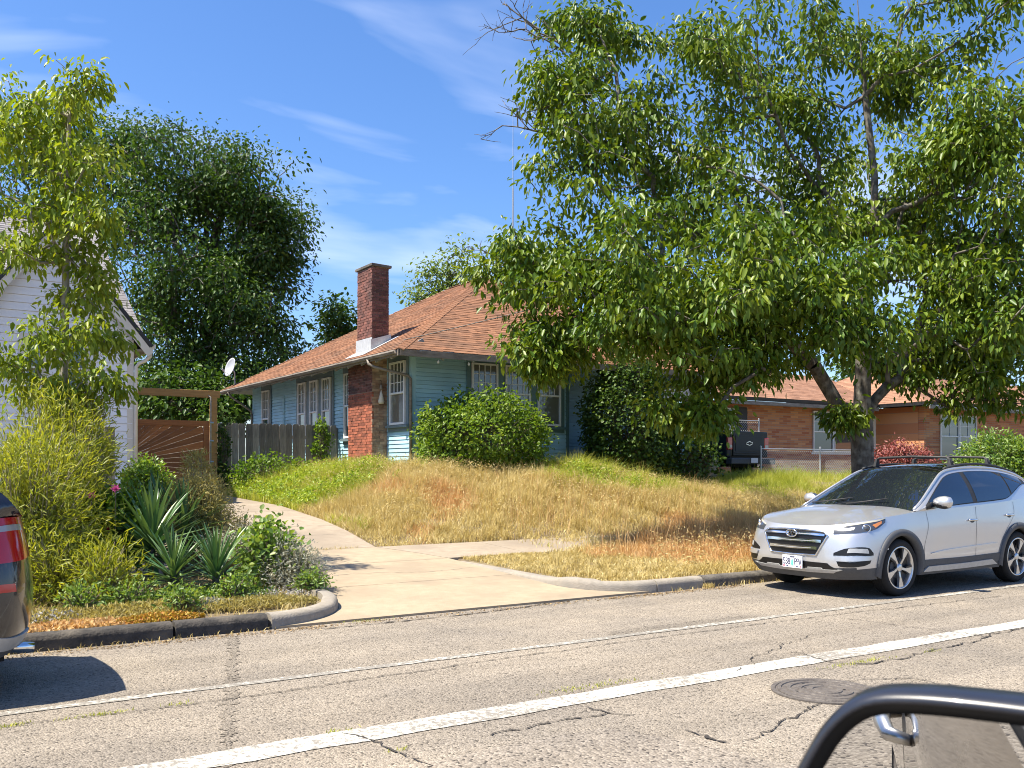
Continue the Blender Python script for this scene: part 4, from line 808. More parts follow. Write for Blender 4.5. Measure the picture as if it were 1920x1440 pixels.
street = tree('street_tree', 'big leafy street tree with drooping broad leaves over the silver car', [tb, tb+[.02, 0, 1.2], tb+[0, .02, 2.4], P(1620, 640, 17.1), P(1625, 540, 17.1), P(1640, 430, 17.1), P(1640, 330, 17.2), P(1622, 180, 17.3), P(1612, 60, 17.3), P(1600, -120, 17.4)], [
    (1330, 520, 15.2, 230, 150, 1.8, 3.2), (1480, 590, 15.2, 200, 110, 1.6, 2.2), (1180, 560, 15.6, 130, 95, 1.3, 1.4), (1290, 650, 15.3, 100, 80, 1.1, 1.0), (1060, 560, 16.6, 110, 95, 1.2, 1.1), (975, 500, 17.0, 85, 55, .9, .8), (1000, 640, 16.5, 70, 70, .8, .8), (1015, 675, 16.2, 45, 50, .6, .55), (1100, 130, 17.6, 90, 80, 1.2, .6),
    (1130, 330, 17.2, 130, 130, 1.6, 1.4), (1060, 180, 17.6, 80, 90, 1.2, .75), (1230, 170, 17.5, 170, 130, 1.8, 1.4), (1320, 350, 17.4, 170, 120, 1.7, 1.4), (1420, 60, 17.5, 170, 110, 1.8, 1.1), (1110, 60, 18.0, 85, 55, 1.2, .6),
    (1760, 60, 17.2, 160, 90, 1.8, 1.1), (1850, 250, 16.0, 110, 140, 1.6, 1.5), (1800, 440, 16.2, 130, 120, 1.7, 1.7), (1840, 600, 16.3, 140, 95, 1.8, 1.8), (1960, 500, 16, 120, 250, 1.8, 1.6), (2050, 200, 16, 140, 250, 2, 1.6), (1510, 250, 18.5, 110, 130, 1.2, .9), (1520, 440, 17.5, 110, 80, 1.6, 1.1),
    (1720, 680, 17.5, 90, 35, 1.3, .5), (1450, 680, 16.3, 120, 40, 1.2, .7), (1880, 720, 16.5, 80, 45, 1.0, .6), (1320, 750, 15.2, 38, 50, .5, .3), (1250, 730, 15.0, 35, 40, .5, .2), (1360, 430, 20.5, 230, 130, 2.2, 1.6), (1560, 350, 21.5, 200, 150, 2.2, 1.4), (1250, 560, 20, 130, 90, 1.8, .8), (1740, 420, 21, 150, 150, 2, 1.0), (1330, 590, 23.5, 130, 70, 2.2, 1.1), (1460, 560, 23.5, 120, 80, 2.2, 1.0), (1575, 800, 16.6, 30, 28, .3, .16), (1700, 160, 17.6, 90, 80, 1.3, .7), (1770, 330, 16.6, 100, 80, 1.5, .8), (1680, 400, 18.5, 70, 70, 1.0, .4), (1130, 480, 16.4, 130, 90, 1.4, 1.0), (1660, 530, 15.5, 60, 60, .8, .3)],
    3050, 33, .13, .058, 'leaf_street', 'bark', .175, .2, hang=.8, tip=.0075)
# bare twigs that reach out of the crown to the left
def bare_branch(parent, pts, r0, seed):
    rs = random.Random(seed); Pn, Q, A, B = [], [], [], []
    def go(p, q, r_, dep):
        p, q = np.array(p), np.array(q); k = 4; last = p
        for i in range(1, k+1):
            x = p+(q-p)*i/k+np.array([rs.gauss(0, .04) for _ in range(3)])*np.linalg.norm(q-p)*.5; Pn.append(last); Q.append(x); A.append(r_*(1-.15*(i-1))); B.append(r_*(1-.15*i)); 
            if dep > 0 and i > 0:
                dv = (q-p)/np.linalg.norm(q-p); e = x+(dv+np.array([rs.gauss(0, .7) for _ in range(3)]))*np.linalg.norm(q-p)*rs.uniform(.25, .5); go(x, e, r_*.6, dep-1)
            last = x
    for a, b in zip(pts[:-1], pts[1:]): go(a, b, r0, 2); r0 *= .75
    segs('bare_twigs', Pn, Q, A, B, 'bark', parent, 4)['kind'] = 'stuff'
bare_branch(street, [P(1090, 110, 17.6), P(1010, 55, 17.7), P(948, 8, 17.8)], .03, 1); bare_branch(street, [P(1060, 100, 17.6), P(985, 55, 17.6), P(935, 60, 17.6)], .022, 2)
bare_branch(street, [P(1140, 255, 17.3), P(1040, 252, 17.4), P(945, 235, 17.5)], .03, 3); bare_branch(street, [P(1050, 195, 17.4), P(1010, 205, 17.4)], .016, 4); bare_branch(street, [P(985, 480, 17), P(925, 478, 17), P(880, 462, 17)], .018, 5)
# young tree in the garden bed
yb = np.array([1.84, 13.7, float(zg(1.84, 13.7))-.05]); dY = float(np.dot(yb[:2], FW))
young = tree('young_tree', 'slender young tree with pale trunk and light green leaves, in the garden bed', [yb, P(117, 800, dY), P(122, 640, dY), P(124, 480, dY), P(126, 330, dY), P(130, 220, dY), P(130, 150, dY)], [
    (130, 190, 12.5, 65, 60, .6, .8), (60, 260, 12.6, 75, 70, .8, 1.0), (150, 300, 12.5, 70, 70, .8, 1.0), (50, 370, 12.3, 80, 60, .9, 1.1), (150, 420, 12.4, 70, 60, .8, .9), (40, 480, 12.2, 70, 55, .8, .8), (110, 540, 12.3, 110, 50, .9, 1.1), (80, 660, 12.1, 110, 65, .9, 1.1), (180, 640, 12.4, 45, 30, .5, .35), (205, 715, 12.3, 50, 28, .5, .4), (70, 750, 12.0, 110, 50, .8, 1.1), (-40, 400, 12.4, 60, 260, .9, 1.2), (185, 165, 12.4, 30, 20, .3, .2)],
    640, 17, .095, .045, 'leaf_young', 'bark_pale', .12, .055, hang=.85, tip=.005)
# large dark tree behind the white house, more trees behind
gz = lambda x, y: float(zg(x, y))
bb = at(395, 800, 42); bb[2] = gz(bb[0], bb[1])-.1
big = tree('walnut_tree', 'very large dark green tree behind the white house', [bb, at(393, 700, 42), at(395, 600, 42), at(400, 480, 42), at(420, 380, 42), at(400, 300, 42)], [
    (330, 325, 42, 130, 95, 3, 1.6), (430, 370, 41.5, 120, 100, 3, 1.5), (485, 460, 42, 75, 80, 2.4, 1.1), (515, 410, 42, 40, 50, 1.6, .5), (280, 420, 41, 120, 100, 3, 1.4), (380, 520, 40.5, 130, 100, 3, 1.6), (300, 600, 40, 120, 90, 2.5, 1.4), (450, 620, 40.5, 110, 90, 2.6, 1.3), (515, 640, 41, 40, 55, 1.6, .4), (400, 720, 40, 140, 60, 2.4, 1.4), (270, 265, 43, 70, 45, 2, .5), (200, 320, 43, 110, 130, 3, 1.0), (60, 260, 44, 130, 75, 3, .9), (120, 380, 44, 110, 110, 3, .8), (330, 760, 39, 110, 40, 2, 1.0), (500, 520, 42, 50, 50, 2, .6)],
    2100, 34, .19, .10, 'leaf_big', 'bark', .42, .42, hang=.4, tip=.018)
def backtree(label, px, py, d, rx, ry, leafm, n_at=160, nl=34, L=.22, group='trees behind the houses', more=(), name='background_tree'):
    b = at(px, 900, d); b[2] = gz(b[0], b[1])-.1; top = at(px, py-ry*.6, d); cm = at(px, py, d)
    return tree(name, label, [b, b+(cm-b)*.5, cm, top], [(px, py, d, rx, ry, rx*d/F_PX*.9, 1)]+list(more), n_at, nl, L, L*.55, leafm, 'bark', .45, .22, group=group, hang=.3, tip=.015)
backtree('airy pale green tree rising behind the ridge of the red roof', 840, 520, 48, 60, 55, 'leaf_far', 120, 26, .2, more=[(805, 520, 48, 25, 35, 1, .4), (770, 560, 48, 18, 30, .8, .2), (870, 600, 48, 70, 60, 2, .6)])
backtree('dark green tree top showing left of the brick chimney', 640, 610, 46, 36, 38, 'leaf_big', 70, 26, .25, more=[(620, 575, 46, 16, 22, .8, .25), (660, 650, 46, 60, 50, 1.5, .6)])
backtree('tall tree filling the gap behind the brick house, beyond the trunk', 1700, 700, 60, 130, 75, 'leaf_big', 180, 30, .34)
backtree('broad tree behind the far right end of the brick house', 1930, 640, 56, 120, 120, 'leaf_big', 180, 30, .34)
backtree('tree behind the blue porch, mostly hidden by the street tree', 1290, 640, 55, 130, 90, 'leaf_big', 160, 30, .34)
backtree('dense green tree behind the gate and the picket fence', 330, 760, 38, 110, 60, 'leaf_big', 150, 34, .24, more=[(440, 770, 37.5, 50, 50, 1.5, .6), (480, 720, 39, 40, 60, 1.2, .4)])

def shrub(name, label, c, r_, n_tw, n_leaf, L, Wd, leafm, twm='twig', cat='shrub', group=None, hang=.0, spread=.1, lobes=None, shell=.3, vs=0, up=.3, low=-.35):
    """stems fan out from the base to points on a lumpy shell, leaves round each stem end"""
    c = np.array(c, float); zb = float(zg(c[0], c[1])); t = thing(name, label, cat, (c[0], c[1], zb), group=group); r_ = np.array(r_, float)
    v = nrm(rng.normal(size=(n_tw, 3))); v = v[v[:, 2] > low]; rad = (1-shell*rng.random((len(v), 1))**1.5); ph = rng.random(6)*6
    lump = 1+.13*np.sin(3.1*v[:, :1]*2+ph[0])*np.cos(2.7*v[:, 1:2]*2+ph[1])+.1*np.sin(6*v[:, 2:]+ph[2]+4*v[:, :1])
    tip = c+v*r_*rad*lump; tip[:, 2] = np.maximum(tip[:, 2], zg(tip[:, 0], tip[:, 1])+.05)
    b0 = np.array([c[0], c[1], zb])+rng.normal(size=(len(v), 3))*np.array([.12, .12, 0])*r_[0]; mid = b0*.45+tip*.55+np.array([0, 0, .12])*r_[2]
    k = min(len(v), 400); segs('stems', np.concatenate([b0[:k], mid[:k]]), np.concatenate([mid[:k], tip[:k]]), np.full(2*k, .007), np.full(2*k, .004), twm, t, 4)['kind'] = 'stuff'
    m_ = len(tip)*n_leaf; out = np.repeat(nrm(tip-c), n_leaf, 0); off = rng.normal(size=(m_, 3))*spread; pos = np.repeat(tip, n_leaf, 0)+off
    dr = out*.6+rng.normal(size=(m_, 3))*.55+np.array([0, 0, up-hang]); cl = np.repeat(rng.random(len(tip)), n_leaf)
    val = np.clip(.1+.45*cl+.45*rng.random(m_)+vs, 0, 1); sz = rng.uniform(.65, 1.2, m_)
    o = leaves('foliage', pos, dr, L*sz, Wd*sz, leafm, t, val, .2, .15, out+np.array([0, 0, .6])); o['kind'] = 'stuff'
    return t
shrub('rounded_bush', 'wide rounded bright green bush under the front windows', (12.0, 19.6, 2.25), (1.75, 1.25, 1.08), 1500, 9, .10, .062, 'leaf_bush', hang=.1, spread=.1, low=-.9)
shrub('ivy_mound', 'tall dark ivy covered shrub beside the porch', (16.8, 19.9, 2.6), (1.35, 1.0, 2.1), 1700, 9, .10, .075, 'leaf_ivy', hang=.3, spread=.11, low=-1)
shrub('porch_bush', 'dark low bush in the shade left of the waste bin', (18.9, 20.0, 1.7), (1.3, .8, 1.1), 500, 9, .11, .08, 'leaf_ivy', hang=.2, spread=.12, low=-1)
shrub('climbing_vine', 'slim climbing vine against the picket fence near the chimney', (gx(605, 25.1), 25.1, 2.1), (.22, .12, .85), 90, 8, .09, .06, 'leaf_bush', hang=.2, spread=.07, low=-1, vs=-.1)
shrub('post_vine', 'dark vine creeping on the fence beside the gate post', (7.3, 25.15, 1.9), (.14, .12, .9), 90, 7, .08, .06, 'leaf_ivy', hang=.2, spread=.05, low=-1)
shrub('bramble', 'tangled green bramble at the foot of the picket fence', (8.4, 24.4, 1.35), (1.1, .6, .5), 260, 9, .1, .06, 'leaf_bush', hang=.1, spread=.12, low=-.4, vs=-.1)
shrub('japanese_maple', 'dome shaped red maple shrub beyond the car roof', (25.3, 17.2, 1.35), (1.0, .9, .95), 900, 12, .1, .035, 'leaf_red', hang=.6, spread=.12, low=-.3)
shrub('side_shrub', 'tall pale green shrub at the far right edge beyond the car', (gx(1870, 19), 19, 1.75), (1.9, 1.0, 1.0), 600, 10, .18, .06, 'leaf_herb', hang=.0, spread=.16, low=-.3)
shrub('corner_shrub', 'bright green leafy shrub cut by the right edge of the picture', (gx(1925, 18.2), 18.2, 1.6), (1.0, .8, .9), 300, 10, .15, .08, 'leaf_bush', spread=.15, low=-.3)
# --- garden bed
def wil(label, px, py, d, r_, n_, **k):
    p = at(px, py, d); return shrub('willow_leaf_shrub', label, p, r_, int(n_*1.3), 10, .115, .014, 'leaf_willow', 'twig_pale', group='narrow leaved yellow green shrubs', spread=.09, up=.55, low=-.8, shell=.85, **k)
wil('big yellow green narrow leaved shrub behind the dark parked car', 45, 960, 10.4, (.85, .7, .95), 900)
wil('tall narrow leaved shrub below the slender young tree', 110, 880, 11.4, (.6, .6, .95), 600)
wil('low tuft of narrow leaves left of the yuccas by the kerb', 195, 1085, 9.9, (.35, .3, .35), 170)
wil('small narrow leaved shrub nearest the car bumper', 95, 1085, 9.95, (.42, .3, .5), 260)
wil('upright spire of narrow leaves in front of the white wall', 150, 770, 12.0, (.28, .25, .45), 130)
wil('feathery yellow green shrub beside the brown trellis post', 165, 860, 13.0, (.3, .35, .5), 160)
p = at(272, 928, 13.6); shrub('box_shrub', 'dense rounded glossy shrub in front of the cedar gate', p, (.33, .34, .48), 420, 11, .055, .036, 'leaf_box', spread=.06, low=-1, shell=.4)
p = at(372, 955, 12.6); shrub('feathery_shrub', 'olive tan feathery shrub beside the driveway', p, (.42, .4, .46), 800, 18, .065, .009, 'leaf_feather', 'twig_pale', spread=.07, low=-.7, shell=.7)
p = at(440, 1000, 12.5); shrub('wispy_shrub', 'low wispy brown shrub leaning over the driveway edge', p, (.35, .3, .22), 200, 12, .05, .008, 'leaf_feather', 'twig_pale', spread=.07, low=-.3, shell=.7)
p = at(420, 900, 13.6); shrub('spiky_sprig', 'pale spiky sprig above the feathery shrub', at(368, 878, 13.3), (.16, .14, .2), 60, 9, .12, .014, 'leaf_feather', 'twig_pale', spread=.03, low=-.2)
p = at(215, 1000, 11.6); shrub('dahlia_bush', 'dark green leafy dahlia plant with pink blooms', p, (.36, .36, .46), 260, 9, .11, .05, 'leaf_bush', spread=.1, low=-.8, vs=-.2)
p = at(505, 1050, 11.3); shrub('leafy_herb', 'bright green broad leaved herb near the end of the bed', p, (.32, .3, .4), 150, 9, .09, .055, 'leaf_herb', spread=.08, low=-.9)
p = at(552, 1075, 11.2); shrub('silver_herb', 'silvery grey bushy herb at the rounded kerb end', p, (.35, .3, .33), 420, 12, .045, .012, 'leaf_silver', 'twig_pale', spread=.06, low=-.8)
p = at(470, 1030, 12.2); shrub('lavender', 'pale lavender clump behind the yuccas', p, (.6, .35, .25), 420, 10, .06, .012, 'leaf_silver', 'twig_pale', spread=.06, low=-.3)
def mat_plant(name, label, px, py, rx, ry, h, leafm, n_, L, Wd):
    c = at(px, py, F_PX*(EYE-.15)/(py-HOR)); t = thing(name, label, 'ground cover', (c[0], c[1], .14)); a = rng.random(n_)*6.283; q = rng.random(n_)**.5
    x, y = c[0]+np.cos(a)*q*rx, c[1]+np.sin(a)*q*ry; z = np.maximum(zg(x, y), .13)+h*rng.random(n_)*(1-q*q*.7)
    o = leaves('foliage', np.stack([x, y, z], 1), rng.normal(size=(n_, 3))*.6+np.array([0, 0, .7]), L*rng.uniform(.6, 1.3, n_), Wd, leafm, t, rng.random(n_)); o['kind'] = 'stuff'
mat_plant('sedum_mat', 'orange yellow sedum mat just behind the kerb', 300, 1160, .42, .16, .07, 'sedum', 2600, .03, .02)
mat_plant('dry_mat', 'dry tan cushion plant along the kerb top', 490, 1135, .62, .16, .1, 'leaf_feather', 2600, .05, .012)
mat_plant('white_mat', 'low white flowering cushion near the rounded kerb', 520, 1122, .4, .12, .13, 'petal_white', 420, .022, .018)
mat_plant('white_blooms', 'small white blooms below the dark car bumper', 95, 1165, .3, .14, .12, 'petal_white', 200, .03, .022)
mat_plant('dry_litter', 'dry leaf litter along the kerb by the dark car', 110, 1175, .8, .2, .03, 'grass_tan', 1600, .05, .03)
mat_plant('pebble_plant', 'grey pink rosettes between the sedum and the yuccas', 390, 1140, .35, .12, .1, 'leaf_silver', 700, .04, .025)
for px_, py_, r0, lab_ in ((250, 1130, .22, 'small lime green herb behind the orange sedum'), (345, 1135, .18, 'tiny green herb under the left front yucca'), (445, 1118, .2, 'small leafy herb right of the front yuccas'), (150, 1140, .24, 'low green herb below the narrow leaved shrub'), (590, 1100, .16, 'little herb at the tip of the rounded kerb')):
    c_ = at(px_, py_, F_PX*(EYE-.22)/(py_-HOR)); shrub('low_herb', lab_, (c_[0], c_[1]+.1, .25), (r0, r0*.8, r0*.8), 90, 9, .055, .022, 'leaf_herb', spread=.05, low=-.3, shell=.8, group='low herbs along the garden bed')
mat_plant('bed_cover', 'dull green and tan creeping cover behind the kerb', 260, 1148, 1.5, .3, .09, 'leaf_feather', 6000, .06, .014)
mat_plant('bed_creeper', 'green creeping leaves under the yuccas', 370, 1125, .9, .35, .12, 'leaf_herb', 3000, .05, .022)
# yuccas: every sword leaf is a piece
def yucca(label, px, py, d, n_, L, sd):
    rs = random.Random(sd); c = at(px, py, d); zb = float(zg(c[0], c[1])); t = thing('yucca', label, 'yucca', (c[0], c[1], zb), group='yuccas in the garden bed')
    me = []
    for k in range(6):
        w = .042*L/.6; bend = .02+.08*k/5; rows = []
        for s_, q in ((0, .55), (.12, .8), (.35, 1), (.6, .85), (.82, .5), (1, .02)):
            z = -bend*s_*s_*L*2; rows.append([(s_*L, -w*q/2, z+w*q*.22), (s_*L, 0, z), (s_*L, w*q/2, z+w*q*.22)])
        m = MB()
        for i in range(5):
            b = .3+.14*k-.1*(i < 1); m.add(rows[i]+rows[i+1], [(0, 1, 4, 3), (1, 2, 5, 4)], b)
        me.append(m.mesh('leaf', 'leaf_yucca', True))
    for i in range(n_):
        f = i/n_; el = R(88-118*f+rs.gauss(0, 7)); azm = i*2.39996+rs.gauss(0, .2); h = c[2]*0+.18*(1-f)
        M = Matrix.Translation((c[0], c[1], c[2]+h-.1)) @ Matrix.Rotation(azm, 4, 'Z') @ Matrix.Rotation(-el, 4, 'Y') @ Matrix.Scale(rs.uniform(.75, 1.1)*(.8+.35*math.sin(math.pi*min(1, f+.25))), 4)
        inst('leaf', rs.choice(me), t, M)
    MB().tube([(c[0], c[1], zb-.05), (c[0], c[1], c[2]+.1)], [.05, .04], 7).build('stem', 'bark', t)
yucca('yucca nearest the kerb, left of the front pair', 325, 1085, 10.4, 100, .52, 1); yucca('yucca at the right of the front pair', 405, 1085, 10.5, 105, .55, 2); yucca('large dark yucca behind the front pair', 285, 1030, 11.2, 110, .72, 3)
yucca('yucca at the back beside the feathery shrub', 345, 1000, 12.2, 80, .6, 4); yucca('half hidden yucca at the back left, behind the large one', 300, 975, 12.6, 50, .55, 5)
def bloom(label, px, py, d, r_, mat, n_=26):
    c = at(px, py, d); zb = float(zg(c[0], c[1])); t = thing('dahlia', label, 'flower', (c[0], c[1], zb), group='dahlia blooms'); MB().tube([(c[0], c[1]+.05, zb), (c[0], c[1], c[2])], .006, 5).build('stem', 'twig', t)
    me = MB().add([(0, 0, 0), (r_*.5, -r_*.16, .01), (r_, 0, .03), (r_*.5, r_*.16, .01)], [(0, 1, 2, 3)], .5).mesh('petal', mat)
    A = Vector((-.35, -.8, .5)).to_track_quat('Z', 'Y').to_matrix().to_4x4()
    for i in range(n_): inst('petal', me, t, Matrix.Translation(tuple(c)) @ A @ Matrix.Rotation(i*2.4, 4, 'Z') @ Matrix.Rotation(-R(8+52*i/n_), 4, 'Y') @ Matrix.Scale(1-.4*i/n_, 4))
bloom('magenta pink dahlia bloom above the dark foliage', 217, 918, 11.0, .075, 'petal_pink'); bloom('paler pink dahlia bloom beside the yellow green shrub', 172, 931, 10.9, .075, 'petal_pink'); bloom('small dark red bloom beside the large yucca', 204, 993, 10.9, .045, 'petal_red')

# --- grass
def blades(name, x, y, h, w, mat, parent=None, lean=.35, val=None, curl=.5, zoff=0):
    n_ = len(x); z = zg(x, y)-.02+zoff; a = rng.random(n_)*6.283; ln = np.abs(rng.normal(size=n_))*lean+.05; dx, dy = np.cos(a)*ln, np.sin(a)*ln; b = rng.random(n_)*3.1416; wx, wy = np.cos(b)*w/2, np.sin(b)*w/2
    B = np.stack([x, y, z], 1); W_ = np.stack([wx, wy, 0*wx], 1); D = np.stack([dx, dy, 0*dx], 1); U = np.array([0, 0, 1.]); h = h[:, None]
    m1 = B+(D*.3+U*.55)*h; m2 = B+(D*1.0+U*(1-curl*np.minimum(ln, 1)[:, None]*.5))*h
    V = np.stack([B-W_, B+W_, m1+W_*.8, m2, m1-W_*.8], 1).reshape(-1, 3); q = (np.arange(n_)*5)[:, None]
    Fc = np.concatenate([q+np.array([0, 1, 2, 4]), q+np.array([4, 2, 3, 3])], 0)[:, :4]
    tri = q+np.array([4, 2, 3]); me = bpy.data.meshes.new(name); quad = q+np.array([0, 1, 2, 4])
    lv = np.concatenate([quad.ravel(), tri.ravel()]).astype(np.int32); ls = np.concatenate([np.arange(n_)*4, n_*4+np.arange(n_)*3]).astype(np.int32)
    me.vertices.add(len(V)); me.vertices.foreach_set('co', V.astype(np.float32).ravel()); me.loops.add(len(lv)); me.loops.foreach_set('vertex_index', lv); me.polygons.add(2*n_); me.polygons.foreach_set('loop_start', ls)
    val = rng.random(n_) if val is None else val
    me.attributes.new('v', 'FLOAT', 'POINT').data.foreach_set('value', np.repeat(val, 5).astype(np.float32)); me.materials.append(MATS[mat]); me.update(calc_edges=True)
    return fast_obj(name, me, parent)
def field(x, y, s_, ph): return np.sin(x*s_+ph)*np.cos(y*s_*1.3+ph*2)+.6*np.sin(x*s_*2.3+y*s_*1.7+ph*3)+.4*np.sin(x*s_*4.1-y*s_*3.3+ph)
def greenness(x, y):
    g = sm((2.4-np.abs(x-8.1))/2.2)*sm((y-17.6)/2.5)*1.1 + sm((y-18.3)/1.5)*sm((x-9)/2)*.45 + sm(1.3-np.hypot((x-14.4)/2.4, (y-17.8)/1.8))*1.0 + sm((y-16.5)/2)*sm((x-9.5)/2)*.22 + sm((x-17)/3)*.55
    g += sm((.5-np.abs(x-xr(y)-.25))/.5)*.35*(y > 14) + sm((13.9-y)/.8)*sm((y-12.4)/.5)*.2
    return g+.2*field(x, y, 1.1, 1.0)
def clumpy(n_, x0, x1, y0, y1, keep=.75):
    m_ = n_//28; cx = rng.uniform(x0, x1, m_); cy = rng.uniform(y0, y1, m_); k = rng.random(m_) < keep+.25*field(cx, cy, 2.3, .4); cx, cy = cx[k], cy[k]; j = rng.integers(0, len(cx), n_); s_ = .05+.05*rng.random(len(cx))
    x = cx[j]+rng.normal(size=n_)*s_[j]; y = cy[j]+rng.normal(size=n_)*s_[j]; loose = rng.random(n_) < .35; x = np.where(loose, rng.uniform(x0, x1, n_), x); y = np.where(loose, rng.uniform(y0, y1, n_), y); return x, y
def do_grass():
    sets = {'grass_dry': [], 'grass_tan': [], 'grass_green': []}
    # front yard and parking strip
    for (n_, x0, x1, y0, y1) in ((150000, 6.6, 22.5, 14.25, 20.9), (80000, 7.15, 20, 9.2, 12.75), (9000, 8.8, 24, 12.6, 14.2), (26000, 22, 36, 13, 21), (16000, 7.1, 10.6, 20.9, 25.2)):
        x, y = clumpy(n_, x0, x1, y0, y1); k = (x > xr(y)+.02+.05*rng.random(len(x))) & ~((y < 12.6) & (x < 7.3)) & ~((x > 8.0) & (y < 9.17)) & ~((x < 8.1) & (y < 9.99) & (np.hypot(x-8.1, y-9.98) > .8))
        k &= ~((np.hypot(x-14.7, y-10.8) < .2)); k &= ~((y > 12.6) & (y < 14.2) & (rng.random(len(x)) > sm((x-9)/1.2)))
        x, y = x[k], y[k]; g = greenness(x, y)+.25*(rng.random(len(x))-.5); tan = sm((x-9.2)/3)*sm((16-y)/3)+.3*(y < 12.7)*sm((x-8)/1.5)+.25*field(x, y, .8, 2.0)+.5*sm((x-7.2)/.6)*sm((11.0-x)/2)*sm((19.2-y)/1.5)*sm((y-14.4)/1)
        h = (.16+.34*sm((y-14.3)/3)*(.7+.3*rng.random(len(x)))+.42*sm((x-9.5)/2.5)*sm((14-y)/2)*(.4+.6*rng.random(len(x))))*rng.uniform(.5, 1.25, len(x))*(.85+.2*field(x, y, 1.6, .7)+.16*field(x, y, 5.3, 1.7))
        h *= np.where(y < 12.7, .55+.75*sm((x-8.2)/3.2), 1)*(.55+.45*sm((x-xr(y))/.9)); h = h*(1+.5*sm(1.2-np.hypot((x-14.6)/1.6, (y-18.2)/1.2))); h = np.clip(h, .06, .85)
        s_ = np.where(g > .52, 2, np.where(tan+.2*rng.random(len(x)) > .62, 1, 0))
        for i, nm in enumerate(sets): sets[nm].append((x[s_ == i], y[s_ == i], h[s_ == i]))
    lab = {'grass_dry': ('dry_grass', 'straw coloured dry grass covering the front yard mound'), 'grass_tan': ('tan_grass', 'orange tan seeding grass along the parking strip'), 'grass_green': ('green_grass', 'green grass and weeds on the left bank and along the driveway')}
    for nm, L in sets.items():
        x, y, h = (np.concatenate([q[i] for q in L]) for i in range(3)); nn, ll = lab[nm]
        v = np.clip(.5+.16*field(x, y, 1.9, 3)+.2*field(x, y, 9.7, 1)+.5*(rng.random(len(x))-.5), 0, 1)
        o = blades(nn, x, y, h, np.full(len(x), .011 if nm != 'grass_green' else .013), nm, None, .75 if nm != 'grass_tan' else .55, v); tag(o, ll, 'grass', kind='stuff')
    # leafy weeds on the banks
    n_ = 26000; x = np.concatenate([rng.uniform(7.0, 10.6, n_), rng.uniform(12.8, 16.8, n_//2)]); y = np.concatenate([rng.uniform(17.2, 24.8, n_), rng.uniform(16.2, 19.4, n_//2)])
    k = (greenness(x, y)+.3*field(x, y, 2.1, .3) > .62) & (x > xr(y)+.1); x, y = x[k], y[k]; z = zg(x, y)+rng.uniform(.12, .5, len(x))*(.6+.3*field(x, y, 1.7, .9)); m_ = len(x)
    o = leaves('bank_weeds', np.stack([x, y, z], 1), rng.normal(size=(m_, 3))+np.array([0, 0, .3]), rng.uniform(.04, .085, m_), .034, 'leaf_weed', None, rng.random(m_), .2, .2, np.tile(np.array([0, 0, 1.]), (m_, 1))); tag(o, 'lime green leafy weeds over the banks by the fence and the ivy', 'weeds', kind='stuff')
    # fluffy seed heads over the dry grass
    x = rng.uniform(7.4, 19, 30000); y = rng.uniform(9.6, 20.6, 30000); k = (x > xr(y)+.5) & ((y < 12.4) | (y > 14.6)) & (field(x, y, 1.3, .8)+.5*rng.random(len(x)) > .1) & ((y > 14) | (x > 9)); x, y = x[k], y[k]; m_ = len(x); z = zg(x, y)+np.where(y > 14, rng.uniform(.22, .5, m_), rng.uniform(.2, .5, m_)*sm((x-8.5)/2.5))
    o = leaves('seed_heads', np.stack([x, y, z], 1), rng.normal(size=(m_, 3))*.5+np.array([0, 0, .7]), rng.uniform(.04, .09, m_), .012, 'seed_head', None, rng.random(m_), .3, .5); tag(o, 'pale seed heads above the dry yard grass', 'grass', kind='stuff')
    # seed stalks with nodding heads
    x = rng.uniform(9.3, 17.5, 2600); y = rng.uniform(10.6, 17.5, 2600); k = (field(x, y, 1.3, .2) > -.4) & ((y < 12.5) | (y > 14.3)); x, y = x[k], y[k]; h = rng.uniform(.45, .85, len(x))
    o = blades('seed_stalks', x, y, h, np.full(len(x), .006), 'grass_tan', None, .3); tag(o, 'tall seeding grass stalks near the front of the silver car', 'grass', kind='stuff')
    # garden bed ground cover, weeds in the road
    x, y = clumpy(9000, -2, 4.0, 9.2, 12.2); k = (x < xl(y)-.2); x, y = x[k], y[k]; o = blades('bed_grass', x, y, rng.uniform(.03, .12, len(x)), np.full(len(x), .008), 'grass_dry', None, .7); tag(o, 'thin dry weeds under the garden bed plants', 'weeds', kind='stuff')
    X, Y = [], []
    for px, py, n_, sx, sy in ((15, 1363, 50, .07, .02), (165, 1344, 60, .1, .02), (205, 1338, 40, .07, .02), (335, 1321, 30, .05, .02), (1110, 1288, 120, .25, .035), (635, 1372, 25, .06, .02), (1610, 1243, 120, .22, .03), (1745, 1222, 20, .06, .02), (690, 1165, 70, .12, .03), (640, 1166, 60, .1, .03), (745, 1408, 20, .06, .02)):
        c = gp(px, py); X.append(rng.normal(size=n_)*sx+c[0]); Y.append(rng.normal(size=n_)*sy+c[1])
    X, Y = np.concatenate(X), np.concatenate(Y); o = blades('road_weeds', X, Y, rng.uniform(.008, .03, len(X)), np.full(len(X), .006), 'grass_green', None, .9, zoff=.082); tag(o, 'small green weeds in the cracks of the road', 'weeds', kind='stuff')
    # joints of the drive and kerb foot
    x = rng.uniform(4.4, 6.3, 260); y = 14.2+rng.normal(size=260)*.04; o = blades('joint_weeds', x, y, rng.uniform(.02, .09, 260), np.full(260, .009), 'grass_dry', None, .8, zoff=.06); tag(o, 'dry weeds in the joint across the driveway', 'weeds', kind='stuff')
